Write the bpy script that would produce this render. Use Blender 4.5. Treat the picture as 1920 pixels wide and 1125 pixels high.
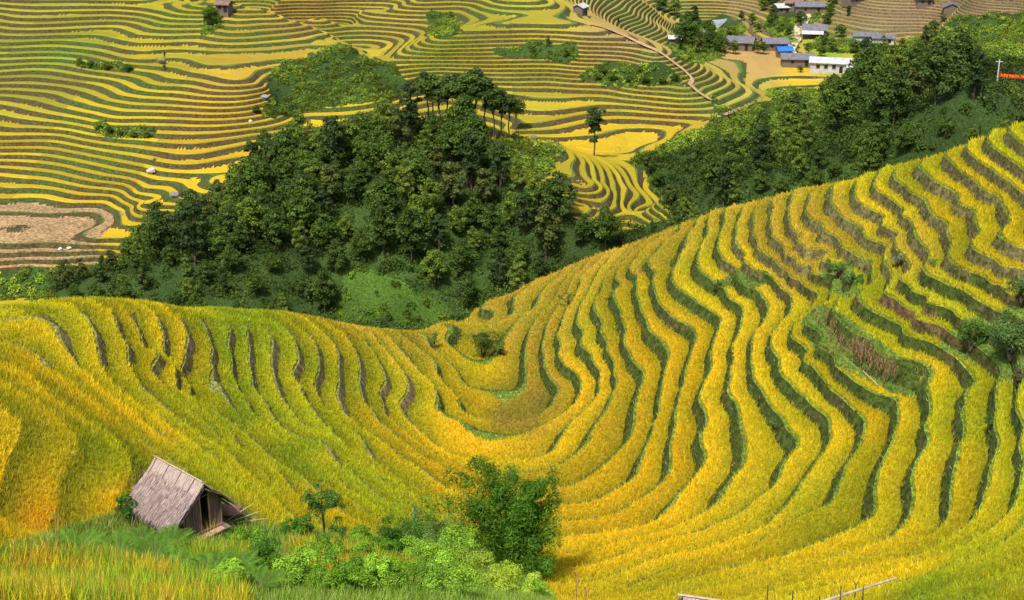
import bpy, bmesh, math, random
import numpy as np
from mathutils import Vector, Matrix
R = math.radians
random.seed(7); rng = np.random.default_rng(11)
for o in list(bpy.data.objects): bpy.data.objects.remove(o)
scene = bpy.context.scene
COL = scene.collection
# ------------------------------------------------------------ camera, world, sun, exposure
CAMZ = 100.0; PITCH = 20.0; FPX = 2667.0
cam_data = bpy.data.cameras.new("camera"); cam = bpy.data.objects.new("camera", cam_data); COL.objects.link(cam)
cam.location = (0, 0, CAMZ); cam.rotation_euler = (R(90 - PITCH), 0, 0)
cam_data.sensor_width = 36; cam_data.lens = 50.0; cam_data.clip_start = 0.5; cam_data.clip_end = 5000
scene.camera = cam
SUN_EL, SUN_AZ = 56.0, 205.0      # azimuth of the sun, clockwise from +Y
world = bpy.data.worlds.new("World"); scene.world = world; world.use_nodes = True
wn = world.node_tree.nodes; wl = world.node_tree.links
sky = wn.new("ShaderNodeTexSky"); sky.sky_type = 'NISHITA'; sky.sun_disc = False
sky.sun_elevation = R(SUN_EL); sky.sun_rotation = R(SUN_AZ); sky.dust_density = 3.0; sky.air_density = 1.0
wl.new(sky.outputs[0], wn["Background"].inputs[0]); wn["Background"].inputs[1].default_value = 0.105
sd = bpy.data.lights.new("sun", 'SUN'); sd.energy = 3.0; sd.angle = R(4); sd.color = (1.0, 0.95, 0.87)
sun = bpy.data.objects.new("sun", sd); COL.objects.link(sun)
sdir = Vector((math.sin(R(SUN_AZ)) * math.cos(R(SUN_EL)), math.cos(R(SUN_AZ)) * math.cos(R(SUN_EL)), math.sin(R(SUN_EL))))
sun.rotation_euler = sdir.to_track_quat('Z', 'Y').to_euler(); sun.location = (0, 0, 160)
scene.view_settings.view_transform = 'Standard'; scene.view_settings.look = 'None'
scene.view_settings.exposure = 0.68; scene.view_settings.gamma = 1.0
scene.render.resolution_x = 1024; scene.render.resolution_y = 600
# ------------------------------------------------------------ maths helpers
CP, SP = math.cos(R(PITCH)), math.sin(R(PITCH))
def ray(u, v):
    a = (np.asarray(u, float) - 960) / FPX; b = -(np.asarray(v, float) - 562.5) / FPX
    return a, CP + b * SP, -SP + b * CP
def at_z(u, v, z):                 # point of the ray through a photo pixel at height z (relative to the camera)
    x, y, w = ray(u, v); t = z / w
    return x * t, y * t, z + 0 * t
def at_d(u, v, d):
    x, y, w = ray(u, v); t = d / y
    return x * t, y * t, w * t
def project(x, y, z):              # z relative to the camera
    f = y * CP - z * SP; up = y * SP + z * CP
    return 960 + FPX * x / f, 562.5 - FPX * up / f
def vhash(ix, iy, seed):
    n = (ix.astype(np.int64) * 374761393 + iy.astype(np.int64) * 668265263 + seed * 974711) & 0x7fffffff
    n = (n ^ (n >> 13)) * 1274126177 & 0x7fffffff
    n = n ^ (n >> 16)
    return (n & 0xffff) / 65535.0
def noise(x, y, s=1.0, seed=0):
    x = np.asarray(x, float) / s; y = np.asarray(y, float) / s
    ix = np.floor(x); iy = np.floor(y); fx = x - ix; fy = y - iy
    fx = fx * fx * (3 - 2 * fx); fy = fy * fy * (3 - 2 * fy)
    a = vhash(ix, iy, seed); b = vhash(ix + 1, iy, seed); c = vhash(ix, iy + 1, seed); d = vhash(ix + 1, iy + 1, seed)
    return (a * (1 - fx) + b * fx) * (1 - fy) + (c * (1 - fx) + d * fx) * fy
def fbm(x, y, s=1.0, seed=0, o=3):
    return sum(noise(x, y, s / 2 ** i, seed + i * 17) * 0.5 ** i for i in range(o)) / sum(0.5 ** i for i in range(o))
def inpoly(u, v, poly):
    u = np.asarray(u, float); v = np.asarray(v, float); c = np.zeros(u.shape, bool); n = len(poly)
    for i in range(n):
        x1, y1 = poly[i]; x2, y2 = poly[(i + 1) % n]
        if y1 == y2: continue
        m = ((y1 > v) != (y2 > v)) & (u < (x2 - x1) * (v - y1) / (y2 - y1) + x1)
        c ^= m
    return c
class TPS:
    def __init__(s, P, h, lam):
        s.P = np.asarray(P, float); n = len(s.P); s.c = s.P.mean(0); s.k = 1 / s.P.std()
        Q = (s.P - s.c) * s.k; s.Q = Q
        K = s.K(Q, Q) + lam * np.eye(n); A = np.zeros((n + 3, n + 3)); A[:n, :n] = K
        A[:n, n] = 1; A[:n, n + 1:] = Q; A[n:, :n] = A[:n, n:].T
        s.w = np.linalg.solve(A, np.r_[h, 0, 0, 0])
    def K(s, A, B):
        d = ((A[:, None] - B[None]) ** 2).sum(2); return np.where(d > 0, d * np.log(np.maximum(d, 1e-12)) * .5, 0)
    def __call__(s, x, y):
        x = np.asarray(x, float); sh = x.shape; X = np.c_[x.ravel(), np.asarray(y, float).ravel()]; X = (X - s.c) * s.k
        out = np.empty(len(X)); n = len(s.Q)
        for i in range(0, len(X), 20000):
            Z = X[i:i + 20000]; out[i:i + 20000] = s.K(Z, s.Q) @ s.w[:n] + s.w[n] + Z @ s.w[n + 1:]
        return out.reshape(sh)
# ------------------------------------------------------------ near bowl: traced terrace lips  (tile letter + coordinates at 3.84x)
TILE = dict(A=(900, 520), B=(1300, 520), C=(1420, 240), D=(1420, 500), E=(1000, 780), F=(1420, 720), G=(1050, 340),
            H=(0, 530), I=(400, 560), J=(400, 780), K=(0, 780), L=(1420, 832), P=(0, 0), Y=(600, 0), Z=(0, 0))
def pts(spec):
    out = []; tile = 'P'
    for tok in spec.split():
        if tok.isalpha(): tile = tok; continue
        a, b = map(float, tok.split(','))
        ox, oy = TILE[tile]; s = {'P': 1, 'Y': 2.679, 'Z': 2.679}.get(tile, 3.84)
        out.append((ox + a / s, oy + b / s))
    return out
ZN0, STN = -53.0, 1.1
NEAR = {
-3: "A 0,340 100,250 200,130 P 830,618",
-2: "A 140,320 230,200 330,80 400,20",
-1: "A 240,350 300,280 400,200 450,100 560,0 P 838,640",
0: "A 560,90 500,200 380,340 330,480 320,600 325,700 290,800 150,820 0,800 I 1820,620 1750,520 1640,420 1570,350 1540,250 P 780,612",
1: "A 640,70 560,200 480,350 450,470 455,600 480,690 540,770 530,870 505,925 430,985 340,1012 150,1020 0,1015 I 1850,850 1780,780 1700,650 1600,450 1450,330 1340,240 P 720,607",
2: "A 720,0 660,180 580,350 550,420 555,560 600,640 690,700 720,780 700,860 668,915 560,1000 430,1070 300,1120 P 925,814 884,803 860,785 I 1628,715 1580,610 1420,450 1340,350 1280,290 1180,220 P 690,605",
3: "G 300,620 250,700 190,820 160,860 A 700,270 740,400 800,560 865,680 855,800 820,890 740,970 600,1115 E 280,30 210,110 130,250 P 960,865 880,860 830,845 794,813 764,785 I 1340,760 1415,640 1400,570 1300,430 1200,330 P 680,612",
4: "G 430,560 370,640 300,765 A 820,230 870,400 905,520 960,700 950,830 880,980 790,1110 E 480,0 410,110 350,230 290,290 P 1020,880 940,885 J 1800,360 1600,270 1480,190 1380,110 1290,35 I 1240,830 1230,750 1240,620 1220,500 1160,400 P 675,625 640,600",
5: "G 500,520 440,590 400,710 450,740 400,770 A 965,170 1020,320 1040,500 1090,600 1165,680 1160,760 1120,900 1100,1050 1090,1125 E 700,120 640,220 540,320 440,400 350,460 P 1030,915 940,915 J 1800,450 1600,340 1450,240 1330,150 1220,55 I 1150,800 1080,680 1050,600 1060,500 1050,430 P 650,630 610,600",
6: "G 620,470 540,560 510,660 560,690 540,740 A 1130,70 1140,170 1190,300 1260,420 1355,550 1340,640 1310,760 1290,900 1250,1050 E 900,0 860,100 820,200 780,290 740,400 700,445 600,520 400,620 P 1060,945 1000,955 J 1530,400 1350,300 I 1200,1020 1050,920 950,820 900,700 910,560 910,400 P 610,625 580,600",
7: "G 860,340 760,420 660,540 640,620 680,650 660,720 A 1250,80 1290,200 1370,280 1500,350 1545,470 1510,560 1470,680 1430,840 1400,980 1390,1100 E 990,150 980,300 975,400 940,450 860,530 700,640 400,740 P 1060,975 J 1650,620 1300,420 1130,260 I 1130,1100 1020,960 900,850 800,770 760,700 755,560 760,400 P 575,625 540,597",
8: "G 980,320 900,440 880,500 850,560 810,640 A 1380,30 1480,120 1600,210 1720,300 1700,400 1660,500 1660,640 1640,700 1600,790 1570,860 1610,970 1610,1100 E 1200,120 1190,190 1235,290 1210,370 1140,460 1050,550 950,680 880,750 750,790 500,840 P 1060,1005 J 1600,720 1200,420 960,240 I 960,1090 880,980 760,860 700,770 640,640 580,570 620,450 600,330 P 530,610 480,583",
9: "G 1060,380 1000,500 985,560 1020,670 1100,730 1190,790 1300,900 B 350,240 300,450 285,600 265,740 240,830 300,920 340,1125 E 1490,120 1510,260 1490,350 1430,440 1360,540 1300,640 1200,710 1000,800 800,860 P 1080,1035 J 1550,760 1400,620 1150,400 900,170 I 680,930 580,830 500,720 460,620 430,480 430,330 P 460,590 420,572",
10: "G 1160,350 1130,450 1150,530 1210,590 1270,640 1300,740 B 410,80 480,130 525,200 520,280 480,350 430,400 415,500 410,620 420,700 480,810 550,930 640,1020 690,1110 F 200,310 270,390 280,450 210,530 170,620 110,740 E 1600,600 1480,700 1300,780 1100,850 900,900 P 1100,1060 J 1500,800 1400,700 1100,490 950,370 830,220 I 600,1000 480,910 420,820 370,740 290,640 260,480 250,300 230,200 P 400,578",
11: "G 1290,270 1270,370 1260,440 1310,510 1320,570 1400,640 1530,690 B 590,30 660,100 700,180 690,250 640,320 590,370 550,450 560,520 600,640 640,720 740,830 850,920 930,980 970,1060 970,1120 F 500,250 520,380 480,470 400,570 330,680 260,790 180,880 60,1020 E 1620,830 1400,900 1200,960 900,1020 P 1110,1090 J 1350,780 1000,560 700,330 I 600,1120 450,980 320,870 270,790 200,680 140,560 140,450 110,320 130,220 P 385,583",
12: "G 1380,250 1390,350 1420,440 1480,520 1560,590 1650,660 B 760,20 830,80 880,170 820,260 740,310 710,400 760,470 820,560 850,640 950,750 1070,870 1180,980 1220,1060 1220,1125 F 765,270 765,350 720,460 650,560 600,680 540,800 500,860 400,900 250,980 100,1070 E 1500,960 1300,1010 1000,1090 P 1120,1118 J 1450,880 1050,640 800,450 500,200 H 1920,1100 1800,1000 1690,910 1640,830 1590,740 1540,620 1540,480 1500,380 1430,260 1250,170",
13: "G 1530,200 1510,330 1520,400 1590,460 1610,520 1700,600 1800,640 D 420,-20 500,70 525,215 420,320 340,420 420,570 560,720 700,830 850,920 980,950 F 1005,180 1000,300 960,420 920,510 870,600 830,740 L 830,400 830,520 740,580 600,640 400,720 100,830 P 1380,1065 1250,1100 J 1300,880 1000,740 700,500 300,180 H 1760,1080 1600,960 1420,860 1370,800 1310,690 1320,600 1340,500 1345,360 1300,250 1200,190",
14: "G 1660,130 1640,200 1650,290 1740,400 1830,500 1880,570 C 500,975 600,1000 640,1100 D 680,130 590,220 560,290 600,400 700,480 850,590 950,650 1080,740 1200,880 1230,980 1215,1110 F 1200,280 1225,420 1170,500 1120,620 1095,700 1100,900 1060,980 L 1030,600 930,680 800,740 500,830 200,900 P 1400,1085 J 1100,850 600,560 200,230 H 1680,1100 1500,960 1360,830 1280,700 1270,590 1190,490 1190,400 1150,280 1070,190",
15: "C 370,530 335,590 400,670 470,700 500,760 580,810 620,870 740,940 830,1010 830,1090 D 820,80 730,180 720,230 800,310 900,360 1030,420 1200,530 1350,600 1450,680 1550,790 1560,830 1490,920 1480,1000 F 1490,150 1460,230 1480,330 1440,480 1400,650 1380,800 1370,950 L 1300,620 1150,700 950,780 600,860 300,930 P 1420,1098 J 1000,850 480,520 180,250 H 1560,1080 1400,930 1250,800 1150,700 1090,620 1050,480 1000,340 940,250",
16: "C 530,420 530,500 545,570 600,640 750,720 770,780 880,830 950,880 955,1020 D 950,150 1000,240 1150,330 1350,450 1500,530 1750,750 F 1710,60 1720,200 1730,400 1700,530 1660,650 1620,800 1580,900 L 1540,540 1400,660 1200,780 800,880 500,940 P 1450,1108 J 850,850 400,520 100,250 H 1450,1100 1300,990 1150,860 1020,740 950,630 930,520 880,380 840,250 700,140",
17: "C 740,360 700,470 740,550 920,650 880,700 985,800 1000,880 1050,930 1010,1090 D 1010,90 1130,190 1200,260 1440,370 1640,440 1800,540 1890,800 F 1860,180 1915,340 1915,560 1890,720 1850,850 L 1800,510 1680,610 1500,720 1250,830 900,930 P 1500,1112 J 700,830 300,480 H 1340,1110 1200,1000 1000,880 870,790 760,660 730,560 700,420 640,270 540,190 P 90,562",
18: "C 870,330 840,420 900,480 1060,600 1040,640 1130,720 1190,850 1210,980 1330,1110 D 1450,160 1600,250 1740,330 1900,380 P 1935,640 1948,800 L 1950,540 1750,720 1400,880 1000,1000 700,1060 P 1560,1122 P 540,985 420,890 H 1150,1090 1000,970 850,850 680,700 550,570 500,500 440,390 400,310 260,240 0,235",
19: "C 1000,290 990,380 1100,470 1200,520 1240,610 1360,690 1355,760 1380,880 1390,960 1500,1030 1640,1080 D 1830,150 1920,200 P 1975,700 1990,880 L 1980,720 1500,950 1100,1060 P 520,1005 450,950 330,868 H 1000,1110 850,1000 700,880 500,720 360,620 320,560 180,460 0,420",
20: "C 1190,240 1200,320 1300,400 1460,500 1470,560 1550,650 1570,790 1540,860 1700,950 1760,1000 1920,1080 P 2030,800 P 1900,1065 1750,1110 P 240,1000 228,920 H 800,1110 650,1010 450,880 300,740 150,640 0,580",
21: "C 1350,190 1420,270 1500,340 1600,430 1750,500 1790,620 1810,700 1800,830 1920,870 P 1960,1070 1850,1112 P 95,1010 105,960 113,900 145,840 H 400,950 200,830 0,720",
22: "C 1520,180 1600,250 1700,310 1850,420 1920,480 P 1960,1110 P 0,910 18,850 36,800 0,765",
23: "C 1660,60 1680,130 1800,220 1920,310 P -60,960 -60,800", 24: "C 1800,20 1920,130",
}
SIL = [(0,560,18.5),(100,550,17.3),(200,546,15.7),(300,548,13.4),(400,556,10.6),(500,568,8.),(600,583,5.5),(700,600,2.4),(760,612,.6),
 (830,607,-2),(900,575,-3),(965,549,-3),(1025,520,-2),(1050,507,-1.2),(1128,475,1.3),(1196,455,3.5),(1279,421,7.2),(1336,397,9.3),
 (1415,379,11.6),(1493,356,14),(1576,344,15.8),(1646,318,17.8),(1727,302,19.7),(1785,282,21),(1852,250,23),(1920,235,24.6)]
P = []; Hn = []
for k, spec in NEAR.items():
    q = pts(spec)
    for (u, v) in q:
        x, y, z = at_z(u, v, ZN0 + STN * k); P.append((x, y)); Hn.append(k)
for (u, v, k) in SIL:
    z = ZN0 + STN * k; x, y, _ = at_z(u, v, z); P.append((x, y)); Hn.append(k)
    for dd, dz in ((9, -3.), (24, -12.)):
        x2, y2, z2 = at_d(u, v, y + dd); P.append((x2, y2)); Hn.append((z2 + dz - ZN0) / STN)
for (u, v, k) in [(380,985,19.2),(300,1100,25.5),(0,1110,26),(600,1110,24.5),(800,1115,23.5),(900,1125,21),(960,1125,17.6),(150,1040,23),
                  (600,1030,19.8),(700,1060,20.),(2050,330,24.5),(2050,600,21),(-120,650,22),(-120,900,25),(-120,1100,27)]:
    x, y, _ = at_z(u, v, ZN0 + STN * k); P.append((x, y)); Hn.append(k)
for (x, y, k) in [(-20,22,34),(20,22,30),(0,30,29),(-14,30,31),(16,36,24)]:
    P.append((x, y)); Hn.append(k)
nearF = TPS(P, Hn, 2e-5)
# ------------------------------------------------------------ far hills: traced contours with their heights
FAR = [
(-78,"Z 0,970 240,975 400,1000 550,1005 620,1045"),(-75.6,"Z 0,830 250,850 500,900 700,960 735,1005"),
(-72.4,"Z 0,700 250,700 500,740 800,790 950,805 1150,770 1330,730"),(-69.2,"Z 0,510 200,545 400,580 560,612 700,612 1000,622 1300,600"),
(-65.2,"Z 0,350 130,340 300,350 560,385 640,400 750,440 900,450 1340,450"),(-62,"Z 0,230 200,225 480,240 700,285 850,275 1150,290 1400,280 1600,250 1730,235"),
(-59.5,"Z 0,120 300,130 600,120 900,165"),(-56,"Z 0,-5 300,0 700,5 1000,10"),
(-61.2,"Z 900,235 1150,243 1500,222 1640,190 1690,205"),(-60.4,"Z 975,195 1150,212 1450,195 1600,165 1640,160"),(-59.6,"Z 1010,165 1150,182 1400,168 1560,130"),(-58.8,"Z 1050,142 1180,152 1400,138 1490,112"),
(-58.,"Z 1085,112 1200,122 1350,112 1425,88"),(-57.2,"Z 1105,90 1200,95 1300,88 1375,68"),(-56.4,"Z 1125,64 1200,68 1320,50"),(-55.6,"Z 1150,42 1240,38"),(-54.4,"Z 1130,20 1190,14"),
(-73.2,"Z 1050,840 1160,890 1270,880"),(-74.8,"Z 850,930 1000,985 1100,1010"),(-76.4,"Z 745,1015 900,1050 1000,1060"),(-78,"Z 640,1085 800,1110 900,1105"),
(-79.6,"P 180,455 240,455 300,442"),(-79.4,"P 0,430 80,440 150,430"),(-80.8,"P 0,475 80,472 180,470"),(-82.5,"P 0,505 100,503 190,498"),(-84,"P 0,525 80,525"),(-85.6,"P 0,548 80,548"),
(-66.6,"Y 430,385 600,365 840,375 1170,375 1500,395 1750,420 1830,430"),(-71.6,"Y 980,650 1100,640 1300,602 1440,582 1700,590 1860,600"),
(-64,"Y 220,262 265,282"),(-61.8,"Y 600,255 900,250 1300,262 1600,285 1690,300"),(-60.2,"Y 0,85 200,60 300,50"),(-58.6,"Y 500,42 700,40"),(-57.5,"Y 1000,60 1200,90"),(-57.2,"Y 500,5 700,3"),(-56,"Y 900,0 1100,5"),(-58.5,"P 520,5 600,3"),
(-70,"Y 1000,520 1300,520 1800,540"),(-73.,"Y 1000,690 1100,720 1400,760 1560,700 1700,700"),(-73.2,"Y 700,640 850,660"),
(-66,"Y 1240,752 1260,790 1180,860 1100,920"),(-66.8,"Y 1290,775 1310,830 1250,910 1130,945"),(-67.6,"Y 1350,810 1370,880 1300,960 1190,995"),
(-68.4,"Y 1400,840 1410,910 1370,990 1250,1045"),(-69.2,"Y 1450,880 1470,950 1440,1040 1380,1075"),(-70,"Y 1495,885 1510,970 1480,1070 1390,1120"),
(-70.8,"Y 1535,890 1580,960 1550,1060"),(-71.6,"Y 1575,900 1640,1010 1630,1080"),(-72.4,"Y 1630,920 1700,1050 1700,1100"),(-73.2,"Y 1690,960 1760,1040 1785,1110"),
]
FD = [  # (u, v, distance)
(600,600,218),(450,560,217),(850,610,220),(300,545,218),(150,530,222),(1000,560,222),(700,600,216),(1100,490,226),
(600,400,238),(800,400,236),(450,420,240),(950,420,238),(700,500,226),(300,480,232),(880,300,252),(760,250,258),(620,280,262),(540,260,270),(900,250,258),(820,225,262),
(1000,300,256),(940,265,260),(1150,440,232),(1220,440,228),(1060,420,240),
(760,190,330),(700,200,322),(600,205,318),(640,90,345),(560,130,335),(700,140,338),(520,190,318),
(1300,155,334),(1330,175,330),(1390,185,332),(1400,210,322),(1480,215,320),(1530,235,312),(1350,230,300),(1250,290,285),(1400,250,285),
(1270,340,240),(1290,400,215),(1400,330,226),(1400,380,205),(1500,300,226),(1500,250,245),(1600,250,230),(1700,230,232),(1800,210,226),(1900,210,215),(1650,300,205),(1800,270,196),(1900,180,228),(1700,150,262),(1600,170,278),(1850,120,300),(1750,105,330),
(1440,182,365),(1520,186,360),
 (100,-60,425),(400,-60,430),(700,-60,440),(1000,-60,450),
(-150,100,370),(-150,400,270),(-150,550,222),(2080,100,330),(2080,220,215)]
P = []; Hf = []
for z, spec in FAR:
    for (u, v) in pts(spec):
        x, y, _ = at_z(u, v, z); P.append((x, y)); Hf.append(z)
for (u, v, d) in FD:
    x, y, z = at_d(u, v, d); P.append((x, y)); Hf.append(z)
for (u, v, z) in [(500,28,-55.8),(540,40,-56.8),(575,50,-58),(610,62,-59.5),(640,78,-61)]:
    x, y, _ = at_z(u, v, z); x2, y2, z2 = at_d(u, v, y + 16); P.append((x2, y2)); Hf.append(z - 4.0)
    x2, y2, z2 = at_d(u, v - 5, y + 42); P.append((x2, y2)); Hf.append(z2)
FZ = [(1520,168,-82.5),(1440,168,-82.2),(1600,166,-82.6),(1480,145,-81.6),(1560,145,-81.6),(1620,140,-81.2),(1400,118,-80.8),(1480,118,-81),(1360,105,-81),(1570,110,-80.8),(1480,90,-81),(1600,85,-80.6),(1530,60,-80.4),(1490,40,-79.6),(1480,8,-78),
 (1560,75,-80.6),(1700,78,-80),(1640,60,-78.6),(1700,40,-76.4),(1600,40,-77.4),(1640,10,-72.8),(1750,10,-72),(1570,10,-75),(1780,45,-75.5),(1750,85,-78),(1720,110,-79.8),(1690,140,-80.2),(1800,15,-70),(1850,60,-71),(1900,60,-69),(1900,5,-64),(1850,95,-71.5),(1920,95,-68),
 (1335,48,-86),(1400,60,-82.8),(1290,90,-86),(1345,85,-83),(1400,30,-82),(1440,60,-81.5),(1400,0,-79),(1300,10,-81),(1250,35,-80),(1240,80,-78),(1180,55,-73.5),(1180,25,-70.5),(1140,5,-67.5),(1200,80,-75.5),(1230,20,-74),
 (1300,-60,-78),(1500,-60,-68),(1700,-60,-62),(1900,-60,-54),(2080,60,-64),(2080,0,-56)]
for (u, v, z) in FZ:
    x, y, _ = at_z(u, v, z); P.append((x, y)); Hf.append(z)
for (x, y, z) in [(-60,190,-98),(0,185,-100),(60,185,-96),(-100,190,-94),(120,180,-80),(-60,160,-100),(20,160,-100),(110,150,-84),(0,900,30),(-300,900,40),(300,900,20),(-300,600,-5),(400,700,0)]:
    P.append((x, y)); Hf.append(z)
farF = TPS(P, Hf, 3e-5)
# ------------------------------------------------------------ tagging and materials
def tag(o, label=None, cat=None, group=None, kind=None):
    if label: o["label"] = label
    if cat: o["category"] = cat
    if group: o["group"] = group
    if kind: o["kind"] = kind
    return o
def mat(name, rough=0.8, col=None, attr=None, nscale=None, nlo=0.75, nhi=1.25, spec=0.25, bump=0.0, bscale=4.0, trans=0.0, nlocal=False, stretch=None):
    m = bpy.data.materials.new(name); m.use_nodes = True; N = m.node_tree.nodes; L = m.node_tree.links
    b = N["Principled BSDF"]; b.inputs["Roughness"].default_value = rough; b.inputs["Specular IOR Level"].default_value = spec
    if attr:
        a = N.new("ShaderNodeAttribute"); a.attribute_name = attr; src = a.outputs["Color"]
    else:
        a = N.new("ShaderNodeRGB"); a.outputs[0].default_value = (*col, 1); src = a.outputs[0]
    vec = None
    if nscale or bump:
        if nlocal: tc = N.new("ShaderNodeTexCoord"); vec = tc.outputs["Object"]
        else: g = N.new("ShaderNodeNewGeometry"); vec = g.outputs["Position"]
        if stretch:
            mp = N.new("ShaderNodeMapping"); mp.inputs["Scale"].default_value = stretch; L.new(vec, mp.inputs[0]); vec = mp.outputs[0]
    if nscale:
        n = N.new("ShaderNodeTexNoise"); n.inputs["Scale"].default_value = nscale; n.inputs["Detail"].default_value = 4; L.new(vec, n.inputs["Vector"])
        mr = N.new("ShaderNodeMapRange"); mr.inputs["From Min"].default_value = 0.3; mr.inputs["From Max"].default_value = 0.7
        mr.inputs["To Min"].default_value = nlo; mr.inputs["To Max"].default_value = nhi; L.new(n.outputs["Fac"], mr.inputs["Value"])
        mx = N.new("ShaderNodeVectorMath"); mx.operation = 'SCALE'; L.new(src, mx.inputs[0]); L.new(mr.outputs[0], mx.inputs["Scale"]); src = mx.outputs[0]
    L.new(src, b.inputs["Base Color"])
    if bump:
        n2 = N.new("ShaderNodeTexNoise"); n2.inputs["Scale"].default_value = bscale; n2.inputs["Detail"].default_value = 5; L.new(vec, n2.inputs["Vector"])
        bp = N.new("ShaderNodeBump"); bp.inputs["Strength"].default_value = 1.0; bp.inputs["Distance"].default_value = bump
        L.new(n2.outputs["Fac"], bp.inputs["Height"]); L.new(bp.outputs[0], b.inputs["Normal"])
    if trans:
        t = N.new("ShaderNodeBsdfTranslucent"); L.new(src, t.inputs["Color"]); ms = N.new("ShaderNodeMixShader"); ms.inputs[0].default_value = trans
        L.new(b.outputs[0], ms.inputs[1]); L.new(t.outputs[0], ms.inputs[2]); L.new(ms.outputs[0], N["Material Output"].inputs["Surface"])
    return m
def np_mesh(name, V, F, col=None, fmat=None, mats=(), smooth=False, parent=None):   # F (n,3) or (n,4); col per corner
    me = bpy.data.meshes.new(name); n, k = F.shape
    me.vertices.add(len(V)); me.vertices.foreach_set("co", np.ascontiguousarray(V, np.float32).ravel())
    me.loops.add(n * k); me.loops.foreach_set("vertex_index", np.ascontiguousarray(F, np.int32).ravel())
    me.polygons.add(n); me.polygons.foreach_set("loop_start", np.arange(0, n * k, k, dtype=np.int32))
    try: me.polygons.foreach_set("loop_total", np.full(n, k, np.int32))
    except Exception: pass
    if fmat is not None: me.polygons.foreach_set("material_index", np.ascontiguousarray(fmat, np.int32))
    me.polygons.foreach_set("use_smooth", np.full(n, smooth, bool))
    for m in mats: me.materials.append(m)
    me.update(calc_edges=True)
    if col is not None:
        a = me.attributes.new("Col", 'FLOAT_COLOR', 'CORNER'); c = np.ones((n * k, 4), np.float32); c[:, :3] = col
        a.data.foreach_set("color", c.ravel())
    o = bpy.data.objects.new(name, me); COL.objects.link(o)
    if parent: o.parent = parent
    return o
# ------------------------------------------------------------ terrace slicing
BR = np.array([0, .09, .115, .75, .775])             # bund | rice side | rice top | back of rice | riser
def profile(t, rice, step):                           # height inside one level for the five breaks
    return np.array([0, 0.0, rice, rice, 0.0])
def slice_terrain(GX, GY, H, A, step, rice, z0):
    """GX,GY grid; H level field; A terracing amount. Returns per-triangle corner arrays."""
    n, m = GX.shape
    idx = np.arange(n * m).reshape(n, m); a, b, c, d = idx[:-1, :-1].ravel(), idx[:-1, 1:].ravel(), idx[1:, 1:].ravel(), idx[1:, :-1].ravel()
    T = np.r_[np.c_[a, b, c], np.c_[a, c, d]]
    X, Y, h, am = GX.ravel(), GY.ravel(), H.ravel(), A.ravel()
    hh = h[T]; order = np.argsort(hh, 1); T = np.take_along_axis(T, order, 1); hh = np.take_along_axis(hh, order, 1)
    kmin, kmax = int(np.floor(h.min())) - 1, int(np.ceil(h.max())) + 1
    ks = np.arange(kmin, kmax + 1); brk = (ks[:, None] + BR[None]).ravel()
    j0 = np.searchsorted(brk, hh[:, 0], 'right') - 1; j1 = np.searchsorted(brk, hh[:, 2], 'left') - 1; j1 = np.maximum(j0, j1)
    cnt = j1 - j0 + 1; ti = np.repeat(np.arange(len(T)), cnt); off = np.arange(len(ti)) - np.repeat(np.cumsum(cnt) - cnt, cnt)
    j = j0[ti] + off; lo = brk[j]; hi = brk[j + 1]; t = T[ti]; q = hh[ti]
    lo_ = np.maximum(lo, q[:, 0]); hi_ = np.minimum(hi, q[:, 2])
    PA = [np.c_[X[t[:, i]], Y[t[:, i]], q[:, i], am[t[:, i]]] for i in range(3)]
    def lerp(P0, P1, v):
        d = P1[:, 2] - P0[:, 2]; f = np.where(d > 1e-9, (v - P0[:, 2]) / np.where(d > 1e-9, d, 1), 0)[:, None]
        r = P0 + (P1 - P0) * np.clip(f, 0, 1); r[:, 2] = v; return r
    acl, ach = lerp(PA[0], PA[2], lo_), lerp(PA[0], PA[2], hi_)
    def chain(v): return np.where((v <= q[:, 1])[:, None], lerp(PA[0], PA[1], v), lerp(PA[1], PA[2], v))
    chl, chh = chain(lo_), chain(hi_)
    inb = (q[:, 1] > lo_ + 1e-9) & (q[:, 1] < hi_ - 1e-9)
    tr = np.concatenate([np.stack([acl, ach, chh], 1), np.stack([acl, chh, chl], 1), np.stack([chl, chh, PA[1]], 1)[inb]])
    cls = np.r_[j % 5, j % 5, (j % 5)[inb]]; lev = np.r_[ks[j // 5], ks[j // 5], ks[j // 5][inb]]
    e1 = tr[:, 1, :2] - tr[:, 0, :2]; e2 = tr[:, 2, :2] - tr[:, 0, :2]; ar = e1[:, 0] * e2[:, 1] - e1[:, 1] * e2[:, 0]
    keep = np.abs(ar) > 1e-6; tr, cls, lev, ar = tr[keep], cls[keep], lev[keep], ar[keep]
    fl = ar < 0; tr[fl] = tr[fl][:, ::-1]
    zp = (ks[:, None] * step + profile(BR, rice, step)[None]).ravel()
    zt = np.interp(tr[:, :, 2], brk, zp); zs = tr[:, :, 2] * step
    z = z0 + zs + (zt - zs) * tr[:, :, 3]
    return tr[:, :, 0], tr[:, :, 1], z, tr[:, :, 2], tr[:, :, 3], cls, lev
def tri_grad(x, y, h):
    a1, b1, c1 = x[:, 1] - x[:, 0], y[:, 1] - y[:, 0], h[:, 1] - h[:, 0]; a2, b2, c2 = x[:, 2] - x[:, 0], y[:, 2] - y[:, 0], h[:, 2] - h[:, 0]
    D = a1 * b2 - a2 * b1; D = np.where(np.abs(D) < 1e-12, 1e-12, D)
    return np.hypot((c1 * b2 - c2 * b1) / D, (a1 * c2 - a2 * c1) / D)
def blur(M, n):
    for _ in range(n):
        Q = np.pad(M, 1, mode='edge'); M = (Q[1:-1, 1:-1] * 2 + Q[:-2, 1:-1] + Q[2:, 1:-1] + Q[1:-1, :-2] + Q[1:-1, 2:]) / 6
    return M
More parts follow.
